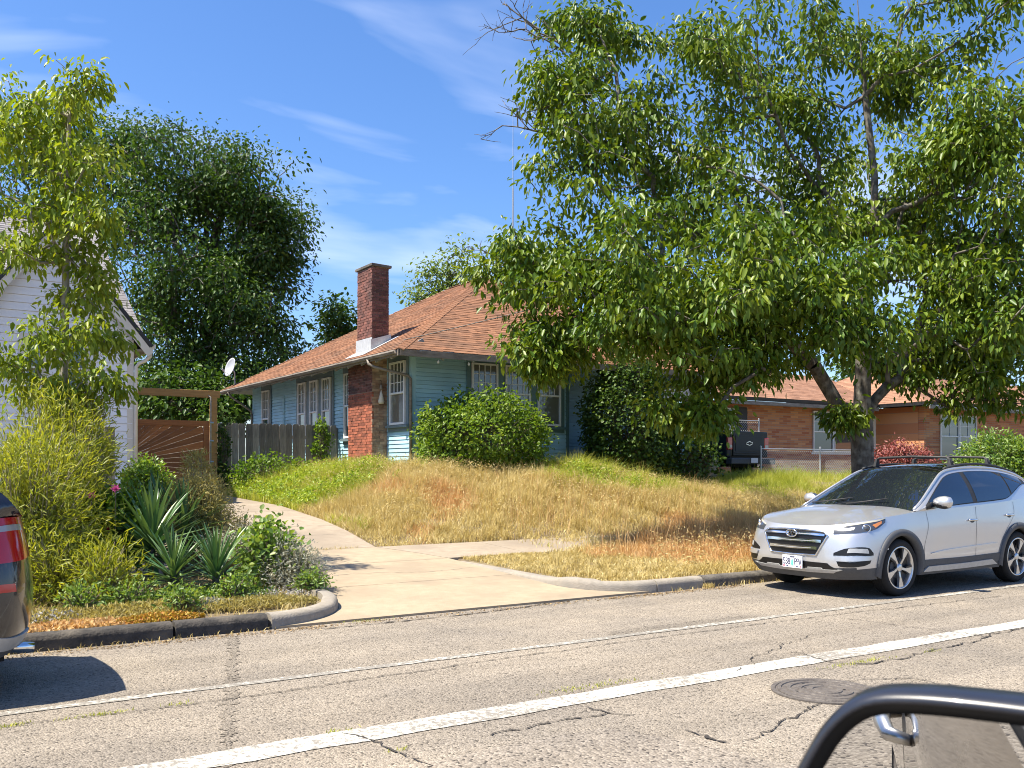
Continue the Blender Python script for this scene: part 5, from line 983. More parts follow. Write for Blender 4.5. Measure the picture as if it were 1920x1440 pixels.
    x = np.concatenate([rng.normal(size=120)*.05+8.97, rng.uniform(8.3, 11, 120), rng.uniform(-1, 3.2, 200)]); y = 8.98-np.abs(rng.normal(size=len(x)))*.03; o = blades('kerb_weeds', x, y, rng.uniform(.015, .1, len(x))*np.where(x < 3.3, .6, 1), np.full(len(x), .008), 'grass_dry', None, .7, zoff=.078); tag(o, 'dry weeds and grass tufts along the foot of the kerb', 'weeds', kind='stuff')
    # litter of dead leaves in the gutter
    n_ = 2200; x = np.concatenate([rng.uniform(-1, 3.6, n_//2), rng.uniform(7.2, 9.5, n_//4), rng.uniform(3.2, 8, n_//4)]); y = 8.93-np.abs(rng.normal(size=len(x)))*.09
    o = leaves('leaf_litter', np.stack([x, y, np.full(len(x), .008)], 1), rng.normal(size=(len(x), 3))*np.array([1, 1, .15]), rng.uniform(.01, .035, len(x)), .013, 'litter', None, rng.random(len(x)), .1, .0, np.tile(np.array([0, 0, 1.]), (len(x), 1))); tag(o, 'brown leaf litter lying in the gutter', 'leaf litter', kind='stuff')
do_grass()
# ------------------------------------------------------------------ vehicles
def paint(name, col, metal=0.0, rough=.28, coat=1.0):
    m, n, l, p = newmat(name); setp(p, **{'Base Color': C4(col), 'Metallic': metal, 'Roughness': rough, 'Coat Weight': coat, 'Coat Roughness': .03})
    tc = n.new('ShaderNodeTexCoord'); nz = n.new('ShaderNodeTexNoise'); nz.inputs['Scale'].default_value = 2.5; nz.inputs['Detail'].default_value = 5; l.new(tc.outputs['Object'], nz.inputs['Vector'])
    mr = n.new('ShaderNodeMapRange'); mr.inputs['To Min'].default_value = rough-.04; mr.inputs['To Max'].default_value = rough+.12; l.new(nz.outputs['Fac'], mr.inputs['Value']); l.new(mr.outputs[0], p.inputs['Roughness'])
paint('silver_paint', (.60, .60, .605), .72, .34); paint('black_paint', (.012, .012, .014), 0, .2); paint('green_black', (.006, .011, .011), 0, .5, .05); paint('tan_paint', (.17, .125, .075), .15, .25)
nmat('cladding', (.055, .058, .065), (.07, .074, .08), 30, .6); nmat('rubber', (.007, .007, .007), (.013, .0125, .012), 20, .85); nmat('chrome', (.75, .76, .77), None, rough=.12, metal=1); nmat('alloy', (.62, .62, .62), None, rough=.28, metal=.85)
nmat('alloy_dark', (.02, .02, .022), None, rough=.35); nmat('skid_silver', (.42, .42, .41), (.48, .48, .47), 20, .45, metal=.4); nmat('grille_black', (.003, .003, .004), None, rough=.4); nmat('underbody', (.006, .006, .006), None, rough=.9)
nmat('tail_red', (.45, .008, .012), None, rough=.12, coat=1); nmat('tail_clear', (.34, .32, .3), None, rough=.12, coat=1); nmat('amber', (.55, .2, .05), None, rough=.15, coat=1); nmat('lamp_dark', (.05, .055, .065), None, rough=.12, coat=1); nmat('lamp_cream', (.45, .43, .34), None, rough=.2, coat=1)
glassmat('car_glass', (.010, .013, .018), .015); glassmat('car_glass_blue', (.010, .018, .035), .015); glassmat('roof_glass', (.006, .006, .007), .04)
nmat('plate_white', (.70, .71, .75), (.76, .77, .80), 12, .4); nmat('plate_ink', (.03, .035, .12), None, rough=.5); nmat('plate_green', (.12, .5, .42), None, rough=.5); nmat('plate_pink', (.55, .2, .25), None, rough=.5)
nmat('mirror_shell', (.016, .018, .026), (.02, .022, .03), 20, .33, coat=.3); nmat('mirror_gasket', (.004, .004, .004), None, rough=.6)
m_, n_, l_, p_ = newmat('mirror_glass'); setp(p_, **{'Base Color': (.66, .67, .68, 1), 'Metallic': 1.0, 'Roughness': .0})
def spline(pts, n_):
    """Catmull-Rom through pts, resampled to n_ points by arc length"""
    P_ = np.array(pts, float); E = np.vstack([2*P_[0]-P_[1], P_, 2*P_[-1]-P_[-2]]); out = []
    for i in range(1, len(E)-2):
        for t in np.linspace(0, 1, 16, endpoint=False):
            a, b, c, d = E[i-1:i+3]; out.append(.5*((2*b)+(-a+c)*t+(2*a-5*b+4*c-d)*t*t+(-a+3*b-3*c+d)*t**3))
    out.append(P_[-1]); out = np.array(out); s_ = np.concatenate([[0], np.cumsum(np.linalg.norm(np.diff(out, axis=0), axis=1))]); q = np.linspace(0, s_[-1], n_)
    return np.stack([np.interp(q, s_, out[:, k]) for k in range(out.shape[1])], 1)
class Body:
    """lower shell from half outlines (front centre -> side -> rear centre) stacked in height; y >= 0 is the car's left"""
    def __init__(s, levels, nu=110, nv=34, axles=(1.335, -1.335), arch=.40, az=.35):
        C = [spline(L, 90) for L in levels]; G = np.stack(C, 0)                       # level, u, xyz
        cols = [spline(G[:, k], nv) for k in range(G.shape[1])]; s.G = np.stack(cols, 1)   # v, u, xyz
        s.axles, s.arch, s.az = axles, arch, az
        V, Fc = s.verts(); s.bvh = BVHTree.FromPolygons([tuple(v) for v in V], [tuple(f) for f in Fc])
    def verts(s):
        G = s.G; nv, nu, _ = G.shape; Mr = G[:, ::-1].copy(); Mr[..., 1] *= -1; A = np.concatenate([G, Mr[:, 1:]], 1); n2 = A.shape[1]; V = A.reshape(-1, 3)
        i, j = np.meshgrid(np.arange(nv-1), np.arange(n2-1), indexing='ij'); q = (i*n2+j).ravel(); return V, np.stack([q, q+n2, q+n2+1, q+1], 1)
    def shells(s, zcut, parent, mat_hi, mat_lo):
        V, Fc = s.verts(); c = V[Fc].mean(1); keep = np.ones(len(Fc), bool)
        for ax in s.axles: keep &= ~((np.hypot(c[:, 0]-ax, c[:, 2]-s.az) < s.arch) & (np.abs(c[:, 1]) > .5))
        for nm, k, mt in (('body', keep & (c[:, 2] > zcut), mat_hi), ('lower_cladding', keep & (c[:, 2] <= zcut), mat_lo)):
            u, inv = np.unique(Fc[k], return_inverse=True); o = bpy.data.objects.new(nm, fast_mesh(nm, V[u], inv.reshape(-1, 4), mt, None, True)); COL.objects.link(o); attach(o, parent, True)
            if nm == 'body': body = o
        return body
    def near(s, p, off):
        loc, nn, _, _ = s.bvh.find_nearest(Vector(p)); 
        out = Vector((loc.x, loc.y, 0)); 
        if nn.dot(Vector((loc.x*.25, loc.y, .15))) < 0: nn = -nn
        return loc+nn*off
    def strip(s, top, bot, off=.006, nu=16, nv=5, thick=.0, straight=False):
        """patch between two guide lines, laid on the shell"""
        A = spline(top, nu) if not straight else np.array([np.array(top[0])+(np.array(top[1])-np.array(top[0]))*t for t in np.linspace(0, 1, nu)]); B = spline(bot, nu) if not straight else np.array([np.array(bot[0])+(np.array(bot[1])-np.array(bot[0]))*t for t in np.linspace(0, 1, nu)])
        rows = [[s.near(A[i]+(B[i]-A[i])*t, off) for t in np.linspace(0, 1, nv)] for i in range(nu)]
        m = MB().grid(rows); k = len(rows); rim = [rows[0][j] for j in range(nv)]+[rows[i][-1] for i in range(1, k)]+[rows[-1][j] for j in range(nv-2, -1, -1)]+[rows[i][0] for i in range(k-2, 0, -1)]
        inn = [s.near(p, off-.02) for p in rim]; q = len(rim); m.add(rim+inn, [(i, (i+1) % q, q+(i+1) % q, q+i) for i in range(q)]); return m
def wheel(parent, x, y, r_, side, rim_r=.268, w=.225, steer=0, spokes=5):
    """tyre > rim, spokes, hub, built round its own axle; side +1 = car's left"""
    M = Matrix.Translation((x, y, r_)) @ Matrix.Rotation(steer, 4, 'Z') @ Matrix.Rotation(R(-90*side), 4, 'X')
    h = w/2; prof = [(rim_r-.005, -h+.01), (rim_r+.02, -h), (r_-.03, -h+.004), (r_-.008, -h+.025), (r_, -h+.06), (r_, h-.06), (r_-.008, h-.025), (r_-.03, h-.004), (rim_r+.02, h), (rim_r-.005, h-.01)]
    ty = MB().lathe(prof, 40, M).build('wheel', 'rubber', parent, True, local=True)
    for g_ in (-.055, -.02, .02, .055): MB().lathe([(r_+.0012, g_-.004), (r_+.0012, g_+.004)], 40, M).build('tread_groove', 'underbody', ty, local=True)
    MB().lathe([(rim_r, h-.012), (rim_r-.012, h-.004), (rim_r-.022, h-.012), (rim_r-.03, h-.06), (rim_r-.035, -h)], 40, M).build('rim', 'alloy', ty, True, local=True)
    MB().lathe([(rim_r-.03, h-.075), (.0, h-.075)], 40, M).build('rim_backing', 'alloy_dark', ty, local=True)
    MB().lathe([(.13, h-.07), (.125, h-.066), (.05, h-.066)], 30, M).build('brake_disc', 'cladding', ty, local=True)
    for k in range(spokes):
        t = 2*math.pi*k/spokes+.35
        def q(rr, dt, z): a = t+dt*side; return M @ Vector((rr*math.cos(a), rr*math.sin(a), z))
        zf, zb = h-.018, h-.05; pts = [(.04, -.40), (.04, .40), (.12, .15), (rim_r-.012, .26), (rim_r-.012, -.13), (.12, -.10)]
        top = [q(a, b, zf-.012*(a < .1)) for a, b in pts]; low = [q(a, b, zb) for a, b in pts]; m = MB().add(top+low, [(0, 1, 2, 5), (5, 2, 3, 4)]+[(i, 6+i, 6+(i+1) % 6, (i+1) % 6) for i in range(6)]); m.build('spoke', 'alloy', ty, local=True)
        m = MB().add([q(a, b, zf-.004) for a, b in ((.12, .15), (rim_r-.02, .26), (rim_r-.02, .38), (.13, .30))]+[q(a, b, zb) for a, b in ((.12, .15), (rim_r-.02, .26), (rim_r-.02, .38), (.13, .30))], [(0, 1, 2, 3), (0, 4, 5, 1), (1, 5, 6, 2), (2, 6, 7, 3), (3, 7, 4, 0)]); m.build('spoke_web', 'alloy_dark', ty, local=True)
    MB().lathe([(.05, h-.03), (.048, h-.02), (.03, h-.015), (0, h-.014)], 20, M).build('hub_cap', 'alloy', ty, True, local=True)
    return ty
SUV = [   # bottom, low, mid, upper, shoulder outlines
    [(2.15, 0, .22), (2.14, .35, .22), (2.10, .6, .225), (1.98, .80, .235), (1.74, .875, .235), (1.0, .88, .235), (-1.0, .88, .235), (-1.75, .87, .25), (-1.98, .75, .28), (-2.10, .45, .3), (-2.12, 0, .3)],
    [(2.235, 0, .36), (2.228, .34, .36), (2.19, .61, .365), (2.08, .83, .38), (1.80, .905, .39), (1.0, .905, .39), (-1.0, .905, .39), (-1.75, .905, .40), (-2.02, .83, .42), (-2.17, .5, .43), (-2.19, 0, .43)],
    [(2.245, 0, .55), (2.235, .33, .55), (2.195, .58, .555), (2.09, .80, .57), (1.80, .91, .585), (1.0, .917, .59), (0, .912, .58), (-1.0, .917, .60), (-1.75, .912, .62), (-2.05, .84, .65), (-2.2, .5, .66), (-2.23, 0, .66)],
    [(2.235, 0, .75), (2.215, .33, .755), (2.16, .57, .765), (2.04, .78, .785), (1.78, .89, .80), (1.0, .915, .815), (0, .918, .83), (-1.0, .918, .845), (-1.72, .90, .87), (-2.03, .82, .9), (-2.17, .5, .92), (-2.2, 0, .92)],
    [(2.185, 0, .865), (2.16, .32, .87), (2.085, .56, .89), (1.94, .745, .925), (1.68, .85, .97), (1.25, .882, 1.01), (.9, .89, 1.04), (0, .895, 1.075), (-.7, .893, 1.105), (-1.25, .88, 1.14), (-1.7, .84, 1.17), (-2.0, .735, 1.18), (-2.12, .45, 1.18), (-2.15, 0, 1.18)]]
def suv_top(parent, B, z_scale, mats, dark_roof):
    """bonnet, greenhouse, glass and roof over the shoulder line of shell B"""
    top = B.G[-1]; pm = mats
    k = int(np.argmin(np.abs(top[:, 0]-.7))); rows = []
    for i in range(k+1):
        x, y, z = top[i]; cr = .075*float(sm((2.19-x)/1.0)); yy = np.linspace(1, -1, 17)
        rows.append([(x+.012*(1-t*t)*0, y*t, z+cr*(1-t**4)*(.75+.25*(1-t*t))) for t in yy])
    bonnet = MB().grid(rows, flip=True).build('bonnet', pm, parent, True, local=True)
    zs = z_scale
    RL = spline([(1.02, .86, 1.045*zs), (.80, .825, 1.155*zs), (.55, .765, 1.29*zs), (.32, .705, 1.41*zs), (.10, .655, 1.515*zs), (-.15, .635, 1.565*zs), (-.6, .625, 1.59*zs), (-1.1, .62, 1.58*zs), (-1.5, .63, 1.535*zs), (-1.8, .655, 1.46*zs), (-2.0, .70, 1.33*zs), (-2.11, .74, 1.19*zs)], 70)
    xs = RL[:, 0]; rl = lambda x: np.array([x, np.interp(-x, -xs, RL[:, 1]), np.interp(-x, -xs, RL[:, 2])])
    tb = top[:, :]; bl = lambda x: np.array([x, np.interp(-x, -tb[:-2, 0], tb[:-2, 1]), np.interp(-x, -tb[:-2, 0], tb[:-2, 2])])
    bow = lambda t: .035*math.sin(math.pi*t)
    def gpt(x, t): a, b = bl(x), rl(x); p = a+(b-a)*t; p[1] += bow(t); return p
    sides = []
    for sgn in (1, -1):
        rows = [[gpt(x, t)*np.array([1, sgn, 1]) for t in np.linspace(0, 1, 9)] for x in np.linspace(1.02, -2.11, 70)]
        MB().grid(rows, flip=sgn > 0).build('pillar_side', pm, parent, True, local=True)
    # windscreen between the A pillars, header, roof, tailgate
    def cross(x, bulge, up_, n_=15): a = rl(x); return [(x+bulge*(1-t*t), a[1]*t, a[2]+up_*(1-t*t)) for t in np.linspace(1, -1, n_)]
    ws = np.linspace(1.02, .10, 18); rows = [cross(x, .20-.10*(1.02-x)/.92, .02+.045*(1.02-x)/.92) for x in ws]
    MB().grid(rows, flip=True).build('windscreen', 'car_glass', parent, True, local=True)
    rf = np.linspace(.10, -1.75, 26); rows = [cross(x, .10*max(0, 1-(.1-x)/.5), .065) for x in rf]; MB().grid(rows, flip=True).build('roof', dark_roof, parent, True, local=True)
    rg = np.linspace(-1.75, -2.11, 10); rows = [cross(x, -.06, .065*(1-(-1.75-x)/.36)) for x in rg]; MB().grid(rows, flip=True).build('rear_window', 'car_glass', parent, True, local=True)
    for sgn in (1, -1):
        # A pillar strip, gutter and roof rail
        MB().tube([rl(x)*np.array([1, sgn, 1])+np.array([.0, 0, .004]) for x in np.linspace(1.0, -1.95, 40)], .018, 8).build('pillar_edge', pm if True else dark_roof, parent, True, local=True)
        rail = [rl(x)*np.array([1, sgn*.975, 1])+np.array([0, 0, .028+.022*math.sin(math.pi*(.0-x)/1.75)]) for x in np.linspace(.0, -1.75, 24)]; MB().tube(rail, .017, 8).build('roof_rail', 'black_trim', parent, True, local=True)
        # side glass: dark surround first, then three lights
        zf = lambda x: (.06 if x > -1.0 else .06+.62*float(sm((-1.0-x)/.95)))
        ze = lambda x: .88-.0*x
        def light(x0, x1, off, mat, name, inset=0.0, n_=18):
            rows = []
            for x in np.linspace(x0, x1, n_):
                t0, t1 = zf(x)+inset, ze(x)-inset; hgt = np.linalg.norm(rl(x)-bl(x)); t1 = 1-(.055+inset*.15)/max(hgt, .06); t0 = zf(x)+inset*.4
                if t1 < t0: t1 = t0+.001
                rows.append([(gpt(x, t)+np.array([0, off, off*.3]))*np.array([1, sgn, 1]) for t in np.linspace(t0, t1, 7)])
            return MB().grid(rows, flip=sgn > 0).build(name, mat, parent, True, local=True)
        light(.80, -1.80, .006, 'black_trim', 'window_surround', 0, 40)
        light(.70, -.26, .011, 'car_glass_blue', 'side_window', .06); light(-.36, -1.22, .011, 'car_glass_blue', 'side_window', .06); light(-1.26, -1.68, .011, 'car_glass_blue', 'side_window', .08)
    return rl, bl, gpt
def suv(name, label, loc, rz, pm, roofm, zs=1.0, front=True):
    t = thing(name, label, 'car', loc, rz); lv = [[(x, y, z*zs) for x, y, z in L] for L in SUV]; B = Body(lv, az=.355, arch=.435)
    body = B.shells(.375*zs, t, pm, 'cladding'); rl, bl, gpt = suv_top(t, B, zs, pm, roofm)
    # floor pan and wheel housings keep light out
    MB().box(-2.0, 2.0, -.72, .72, .26, .62).build('underbody', 'underbody', t, local=True)
    for ax in (1.335, -1.335):
        for sgn in (1, -1):
            rows = [[(ax+.41*math.cos(a), sgn*y, .355+.41*math.sin(a)) for y in (.5, .885)] for a in np.linspace(-.25, math.pi+.25, 24)]; MB().grid(rows).build('wheel_housing', 'underbody', t, local=True)
            # arch trim laid on the shell
            n_ = 30; A = [(ax+.395*math.cos(a), sgn*1.0, .355+.395*math.sin(a)) for a in np.linspace(-.3, math.pi+.3, n_)]; O = [(ax+.475*math.cos(a), sgn*1.0, .355+.475*math.sin(a)) for a in np.linspace(-.18, math.pi+.18, n_)]
            def hitp(p, off):
                loc_, nn, _, _ = B.bvh.ray_cast(Vector((p[0], sgn*1.6, max(p[2], .235*zs))), Vector((0, -sgn, 0)))
                if loc_ is None: loc_ = Vector((p[0], sgn*.88, p[2]))
                return Vector((p[0], loc_.y+sgn*off, p[2]))
            rows = [[hitp(A[i], -.06), hitp(A[i], .020), hitp((np.array(A[i])+np.array(O[i]))/2, .024), hitp(O[i], .018), hitp(O[i], -.01)] for i in range(n_)]
            MB().grid(rows, flip=sgn < 0).build('arch_trim', 'cladding', t, True, local=True)
            wheel(t, ax, sgn*.80, .352, sgn)
    return t, B, rl, bl, gpt, body
GLYPH = {'5': [((1, 2), (0, 2), (.05, 1.1), (.7, 1.15), (1, .8), (1, .35), (.7, 0), (.2, 0), (0, .2))], '3': [((0, 1.85), (.3, 2), (.75, 2), (.95, 1.7), (.8, 1.2), (.4, 1.05), (.8, .95), (1, .5), (.75, 0), (.25, 0), (0, .2))],
    '8': [((.5, 1.05), (.1, 1.3), (.1, 1.75), (.4, 2), (.6, 2), (.9, 1.75), (.9, 1.3), (.5, 1.05), (0, .75), (0, .25), (.3, 0), (.7, 0), (1, .25), (1, .75), (.5, 1.05))], 'P': [((0, 0), (0, 2), (.7, 2), (1, 1.75), (1, 1.25), (.7, 1), (0, 1))],
    'A': [((0, 0), (.5, 2), (1, 0)), ((.18, .65), (.82, .65))], 'O': [((.3, 0), (0, .4), (0, 1.6), (.3, 2), (.7, 2), (1, 1.6), (1, .4), (.7, 0), (.3, 0))], 'R': [((0, 0), (0, 2), (.7, 2), (1, 1.75), (1, 1.25), (.7, 1), (0, 1)), ((.5, 1), (1, 0))],
    'E': [((1, 2), (0, 2), (0, 0), (1, 0)), ((0, 1.05), (.8, 1.05))], 'G': [((1, 1.7), (.7, 2), (.3, 2), (0, 1.6), (0, .4), (.3, 0), (.7, 0), (1, .4), (1, .95), (.55, .95))], 'N': [((0, 0), (0, 2), (1, 0), (1, 2))],
    'L': [((0, 2), (0, 0), (1, 0))], '4': [((.75, 0), (.75, 2), (0, .6), (1, .6))], '2': [((0, 1.6), (.3, 2), (.8, 2), (1, 1.6), (.9, 1.2), (0, 0), (1, 0))]}
def letters(txt, size, mat, parent, M, name='lettering'):
    """stroked capitals standing 1.5 mm proud, centred on M"""
    h = size*.72; w = h*.5; gap = h*.22; x = -(len(txt)*(w+gap)-gap)/2; lw = h*.15; m = MB()
    for ch in txt:
        for st_ in GLYPH.get(ch, []):
            for a, b in zip(st_[:-1], st_[1:]):
                p, q = Vector((x+a[0]*w, (a[1]/2-.5)*h, .0008)), Vector((x+b[0]*w, (b[1]/2-.5)*h, .0008)); d = (q-p).normalized()*lw*.35
                m.bar(M @ (p-d), M @ (q+d), lw*abs(M.to_scale().x), .0016, M.to_3x3() @ Vector((0, 0, 1)))
        x += w+gap
    return m.build(name, mat, parent, local=True)
def hyundai():
    t, B, rl, bl, gpt, body = suv('parked_suv', 'silver compact SUV with black roof bars parked at the kerb', (11.71, 7.98, 0), math.pi, 'silver_paint', 'roof_glass')
    st = lambda top, bot, mat, name, par=None, off=.006, nu=16, nv=5: B.strip(top, bot, off, nu, nv).build(name, mat, par or t, True, local=True)
    X = 2.3
    # grille: dark hexagon, chrome rim, three double bars, badge
    hexo = [(-.455, .80), (-.40, .86), (.40, .86), (.455, .80), (.315, .555), (-.315, .555)]
    gr = st([(X, -.45, .845), (X, 0, .852), (X, .45, .845)], [(X, -.51, .785), (X, 0, .785), (X, .51, .785)], 'grille_black', 'grille', None, .006, 20, 4)
    st([(X, -.51, .785), (X, 0, .785), (X, .51, .785)], [(X, -.35, .52), (X, 0, .515), (X, .35, .52)], 'grille_black', 'grille_mesh', gr, .006, 20, 8)
    rim = [(-.45, .85), (0, .858), (.45, .85), (.52, .785), (.355, .515), (0, .506), (-.355, .515), (-.52, .785), (-.45, .85)]; pts = []
    for a, b in zip(rim[:-1], rim[1:]): pts += [(X, a[0]+(b[0]-a[0])*i/6, a[1]+(b[1]-a[1])*i/6) for i in range(6)]
    pts = [B.near(p, .008) for p in pts+[pts[0]]]; MB().tube(pts, .011, 6).build('grille_frame', 'chrome', gr, True, local=True)
    for z, w in ((.785, .475), (.69, .43), (.598, .375)):
        st([(X, -w, z+.021), (X, 0, z+.016), (X, w, z+.021)], [(X, -w, z-.015), (X, 0, z-.022), (X, w, z-.015)], 'chrome', 'grille_bar', gr, .02, 20, 3); st([(X, -w+.08, z+.004), (X, 0, z-.001), (X, w-.08, z+.004)], [(X, -w+.08, z-.003), (X, 0, z-.009), (X, w-.08, z-.003)], 'skid_silver', 'bar_groove', gr, .023, 16, 2)
    c = B.near((X, 0, .775), .042); bm = Matrix.Translation(c) @ Matrix.Rotation(R(90), 4, 'Y') @ Matrix.Rotation(R(90), 4, 'Z')
    ring = [(bm @ Vector((.082*math.cos(a), .046*math.sin(a), 0))) for a in np.linspace(0, 6.2832, 33)]; bg = MB().tube(ring, .0085, 8).build('badge', 'chrome', gr, True, local=True)
    for pl in ([(-.05, -.035), (-.026, -.04), (.004, .04), (-.024, .038)], [(.05, .035), (.026, .04), (-.004, -.04), (.024, -.038)], [(-.03, -.006), (.03, -.012), (.03, .008), (-.03, .012)]): MB().prism(pl, -.004, .006, bm).build('badge_letter', 'chrome', bg, local=True)
    # headlamps
    for sgn in (1, -1):
        S3 = lambda L: [(x, sgn*y, z) for x, y, z in L]
        tp = S3([(2.14, .53, .86), (2.06, .64, .885), (1.94, .77, .925), (1.72, .875, .965), (1.60, .90, .985)]); bt = S3([(2.16, .55, .775), (2.11, .66, .785), (2.0, .80, .80), (1.80, .90, .845), (1.62, .915, .925)])
        hl = st(tp, bt, 'lamp_dark', 'headlight', None, .007, 24, 6)
        st(tp, [tuple(np.array(a)*.82+np.array(b)*.18) for a, b in zip(tp, bt)], 'lamp_cream', 'brow', hl, .010, 24, 3)
        p = np.array(B.near((1.93, sgn*.86, .865), .012)); nn = Vector((.62, sgn*.78, .08)).normalized(); M = Matrix.Translation(p) @ nn.to_track_quat('Z', 'Y').to_matrix().to_4x4()
        MB().lathe([(.05, -.01), (.052, .004), (.04, .006), (.038, -.004)], 20, M).build('projector_ring', 'chrome', hl, True, local=True); MB().lathe([(.036, 0), (.03, .008), (0, .014)], 16, M).build('projector', 'lamp_dark', hl, True, local=True)
        st(S3([(2.08, .66, .84), (2.0, .74, .855)]), S3([(2.09, .66, .81), (2.03, .74, .82)]), 'skid_silver', 'reflector', hl, .0095, 8, 3)
        st(S3([(1.83, .875, .905), (1.68, .905, .95)]), S3([(1.80, .89, .865), (1.69, .905, .915)]), 'amber', 'marker', hl, .011, 8, 3)
        # fog lamp pocket with blade
        fg = st(S3([(2.12, .56, .545), (2.05, .70, .605), (1.93, .83, .62), (1.87, .87, .56)]), S3([(2.13, .56, .515), (2.08, .69, .515), (1.96, .82, .52), (1.87, .88, .53)]), 'grille_black', 'fog_lamp_pocket', None, .006, 18, 4)
        st(S3([(2.04, .69, .595), (1.93, .82, .605)]), S3([(2.06, .68, .545), (1.93, .83, .55)]), 'skid_silver', 'fog_lamp', fg, .010, 10, 3)
        st(S3([(2.13, .58, .50), (2.05, .72, .50), (1.88, .88, .52)]), S3([(2.12, .60, .455), (2.02, .76, .455), (1.92, .85, .475)]), 'silver_paint', 'blade', fg, .022, 14, 3)
        st(S3([(2.12, .60, .45), (2.02, .76, .45), (1.90, .87, .49)]), S3([(2.11, .62, .405), (2.0, .77, .41), (1.92, .845, .44)]), 'grille_black', 'lower_slot', fg, .007, 14, 3)
        st(S3([(1.75, .92, .60), (1.6, .92, .605)]), S3([(1.75, .92, .585), (1.6, .92, .59)]), 'silver_paint', 'bumper_seam', None, .004, 6, 2)
    # lower intake, plate, skid plate
    lg = st([(X, -.52, .42), (X, 0, .425), (X, .52, .42)], [(X, -.66, .30), (X, 0, .30), (X, .66, .30)], 'grille_black', 'lower_grille', None, .007, 20, 4)
    st([(X, -.74, .305), (X, 0, .315), (X, .74, .305)], [(X, -.60, .235), (X, 0, .235), (X, .60, .235)], 'skid_silver', 'skid_plate', None, .014, 22, 4)
    for y in (-.33, .33): st([(X, y-.10, .345), (X, y+.10, .345)], [(X, y-.13, .30), (X, y+.13, .30)], 'skid_silver', 'skid_tooth', None, .016, 8, 3)
    c = B.near((X, .02, .405), .02); pm = Matrix.Translation((c.x+.016, c.y, c.z)) @ Matrix.Rotation(R(90), 4, 'Y') @ Matrix.Rotation(R(90), 4, 'Z')
    pl = MB().prism([(-.155, -.078), (.155, -.078), (.155, .078), (-.155, .078)], -.012, 0, pm).build('number_plate', 'plate_white', t, local=True, bevel=.003)
    letters('538', .088, 'plate_ink', pl, pm @ Matrix.Translation((-.088, .004, .001)) @ Matrix.Diagonal((.82, 1.12, 1, 1))); letters('PPA', .088, 'plate_ink', pl, pm @ Matrix.Translation((.088, .004, .001)) @ Matrix.Diagonal((.8, 1.12, 1, 1)))
    letters('OREGON', .024, 'plate_ink', pl, pm @ Matrix.Translation((0, .062, .001)))
    MB().add([pm @ Vector(q) for q in ((-.006, -.06, .0015), (.006, -.06, .0015), (.006, -.04, .0015), (.022, -.04, .0015), (.012, 0, .0015), (.017, 0, .0015), (0, .048, .0015), (-.017, 0, .0015), (-.012, 0, .0015), (-.022, -.04, .0015), (-.006, -.04, .0015))], [tuple(range(11))]).build('plate_tree', 'plate_green', pl, local=True)
    for x in (-.13, .13): MB().prism([(x-.014, -.066), (x+.014, -.066), (x+.014, -.042), (x-.014, -.042)], 0, .0015, pm).build('plate_tag', 'plate_pink', pl, local=True)
    for s_ in (-1, 1): MB().prism([(s_*.075-.03, -.066), (s_*.075+.03, -.066), (s_*.075+.005, -.05), (s_*.075-.012, -.056)], 0, .0012, pm).build('plate_hill', 'plate_ink', pl, local=True)
    # doors: seams, handles, crease, sill trim
    for sgn in (1, -1):
        S3 = lambda L: [(x, sgn*y, z) for x, y, z in L]
        for L in ([(.80, 1, 1.04), (.78, 1, .85), (.86, 1, .6), (.84, 1, .40)], [(-.30, 1, 1.08), (-.29, 1, .8), (-.29, 1, .6), (-.29, 1, .40)], [(-1.24, 1, 1.13), (-1.22, 1, .95), (-1.0, 1, .72), (-.86, 1, .5), (-.84, 1, .40)]):
            P_ = spline(S3(L), 24); rows = [[B.near(p+np.array([d, 0, 0]), .0025) for d in (-.0025, .0025)] for p in P_]; MB().grid(rows).build('door_seam', 'cladding', t, local=True)
        for x, z in ((-.20, .90), (-1.10, .945)):
            h = MB().tube([B.near((x-.10, sgn*1, z), .012), B.near((x-.07, sgn*1, z+.004), .03), B.near((x+.07, sgn*1, z+.006), .03), B.near((x+.10, sgn*1, z), .012)], .013, 8).build('door_handle', 'chrome', t, True, local=True)
            P_ = [B.near((x+.05*math.cos(a), sgn*1, z-.01+.025*math.sin(a)), .002) for a in np.linspace(0, 6.2832, 17)[:-1]]; MB().add(P_, [tuple(range(16))]).build('handle_cup', 'cladding', h, local=True)
        st(S3([(.92, 1, .415), (0, 1, .415), (-.92, 1, .43)]), S3([(.92, 1, .30), (0, 1, .30), (-.92, 1, .31)]), 'cladding', 'sill_trim', None, .012, 20, 4)
        st(S3([(.78, 1, .325), (0, 1, .33), (-.66, 1, .345)]), S3([(.88, 1, .255), (0, 1, .255), (-.80, 1, .27)]), 'skid_silver', 'sill_strip', None, .026, 20, 4)
        st(S3([(.72, 1, .50), (.3, 1, .535), (-.8, 1, .575)]), S3([(.72, 1, .492), (.3, 1, .50), (-.8, 1, .555)]), 'silver_paint', 'door_crease', None, .014, 18, 3)
        # mirror
        a = np.array([.62, sgn*.90, 1.12]); mr = MB()
        prof = [(0, .0), (.045, .02), (.075, .08), (.085, .15), (.07, .21), (.03, .235), (0, .238)]; M = Matrix.Translation((.62, sgn*.885, 1.15)) @ Matrix.Rotation(R(-90*sgn), 4, 'X') @ Matrix.Diagonal((1.0, .95, 1.05, 1))
        mi = mr.lathe(prof, 20, M).build('mirror', 'silver_paint', t, True, local=True)
        MB().lathe([(0, -.005), (.05, .02), (.08, .09), (.086, .15), (.07, .205), (0, .23)], 20, Matrix.Translation((.615, sgn*.885, 1.135)) @ Matrix.Rotation(R(-90*sgn), 4, 'X') @ Matrix.Diagonal((.98, .85, 1.02, 1))).build('mirror_base', 'black_trim', mi, True, local=True)
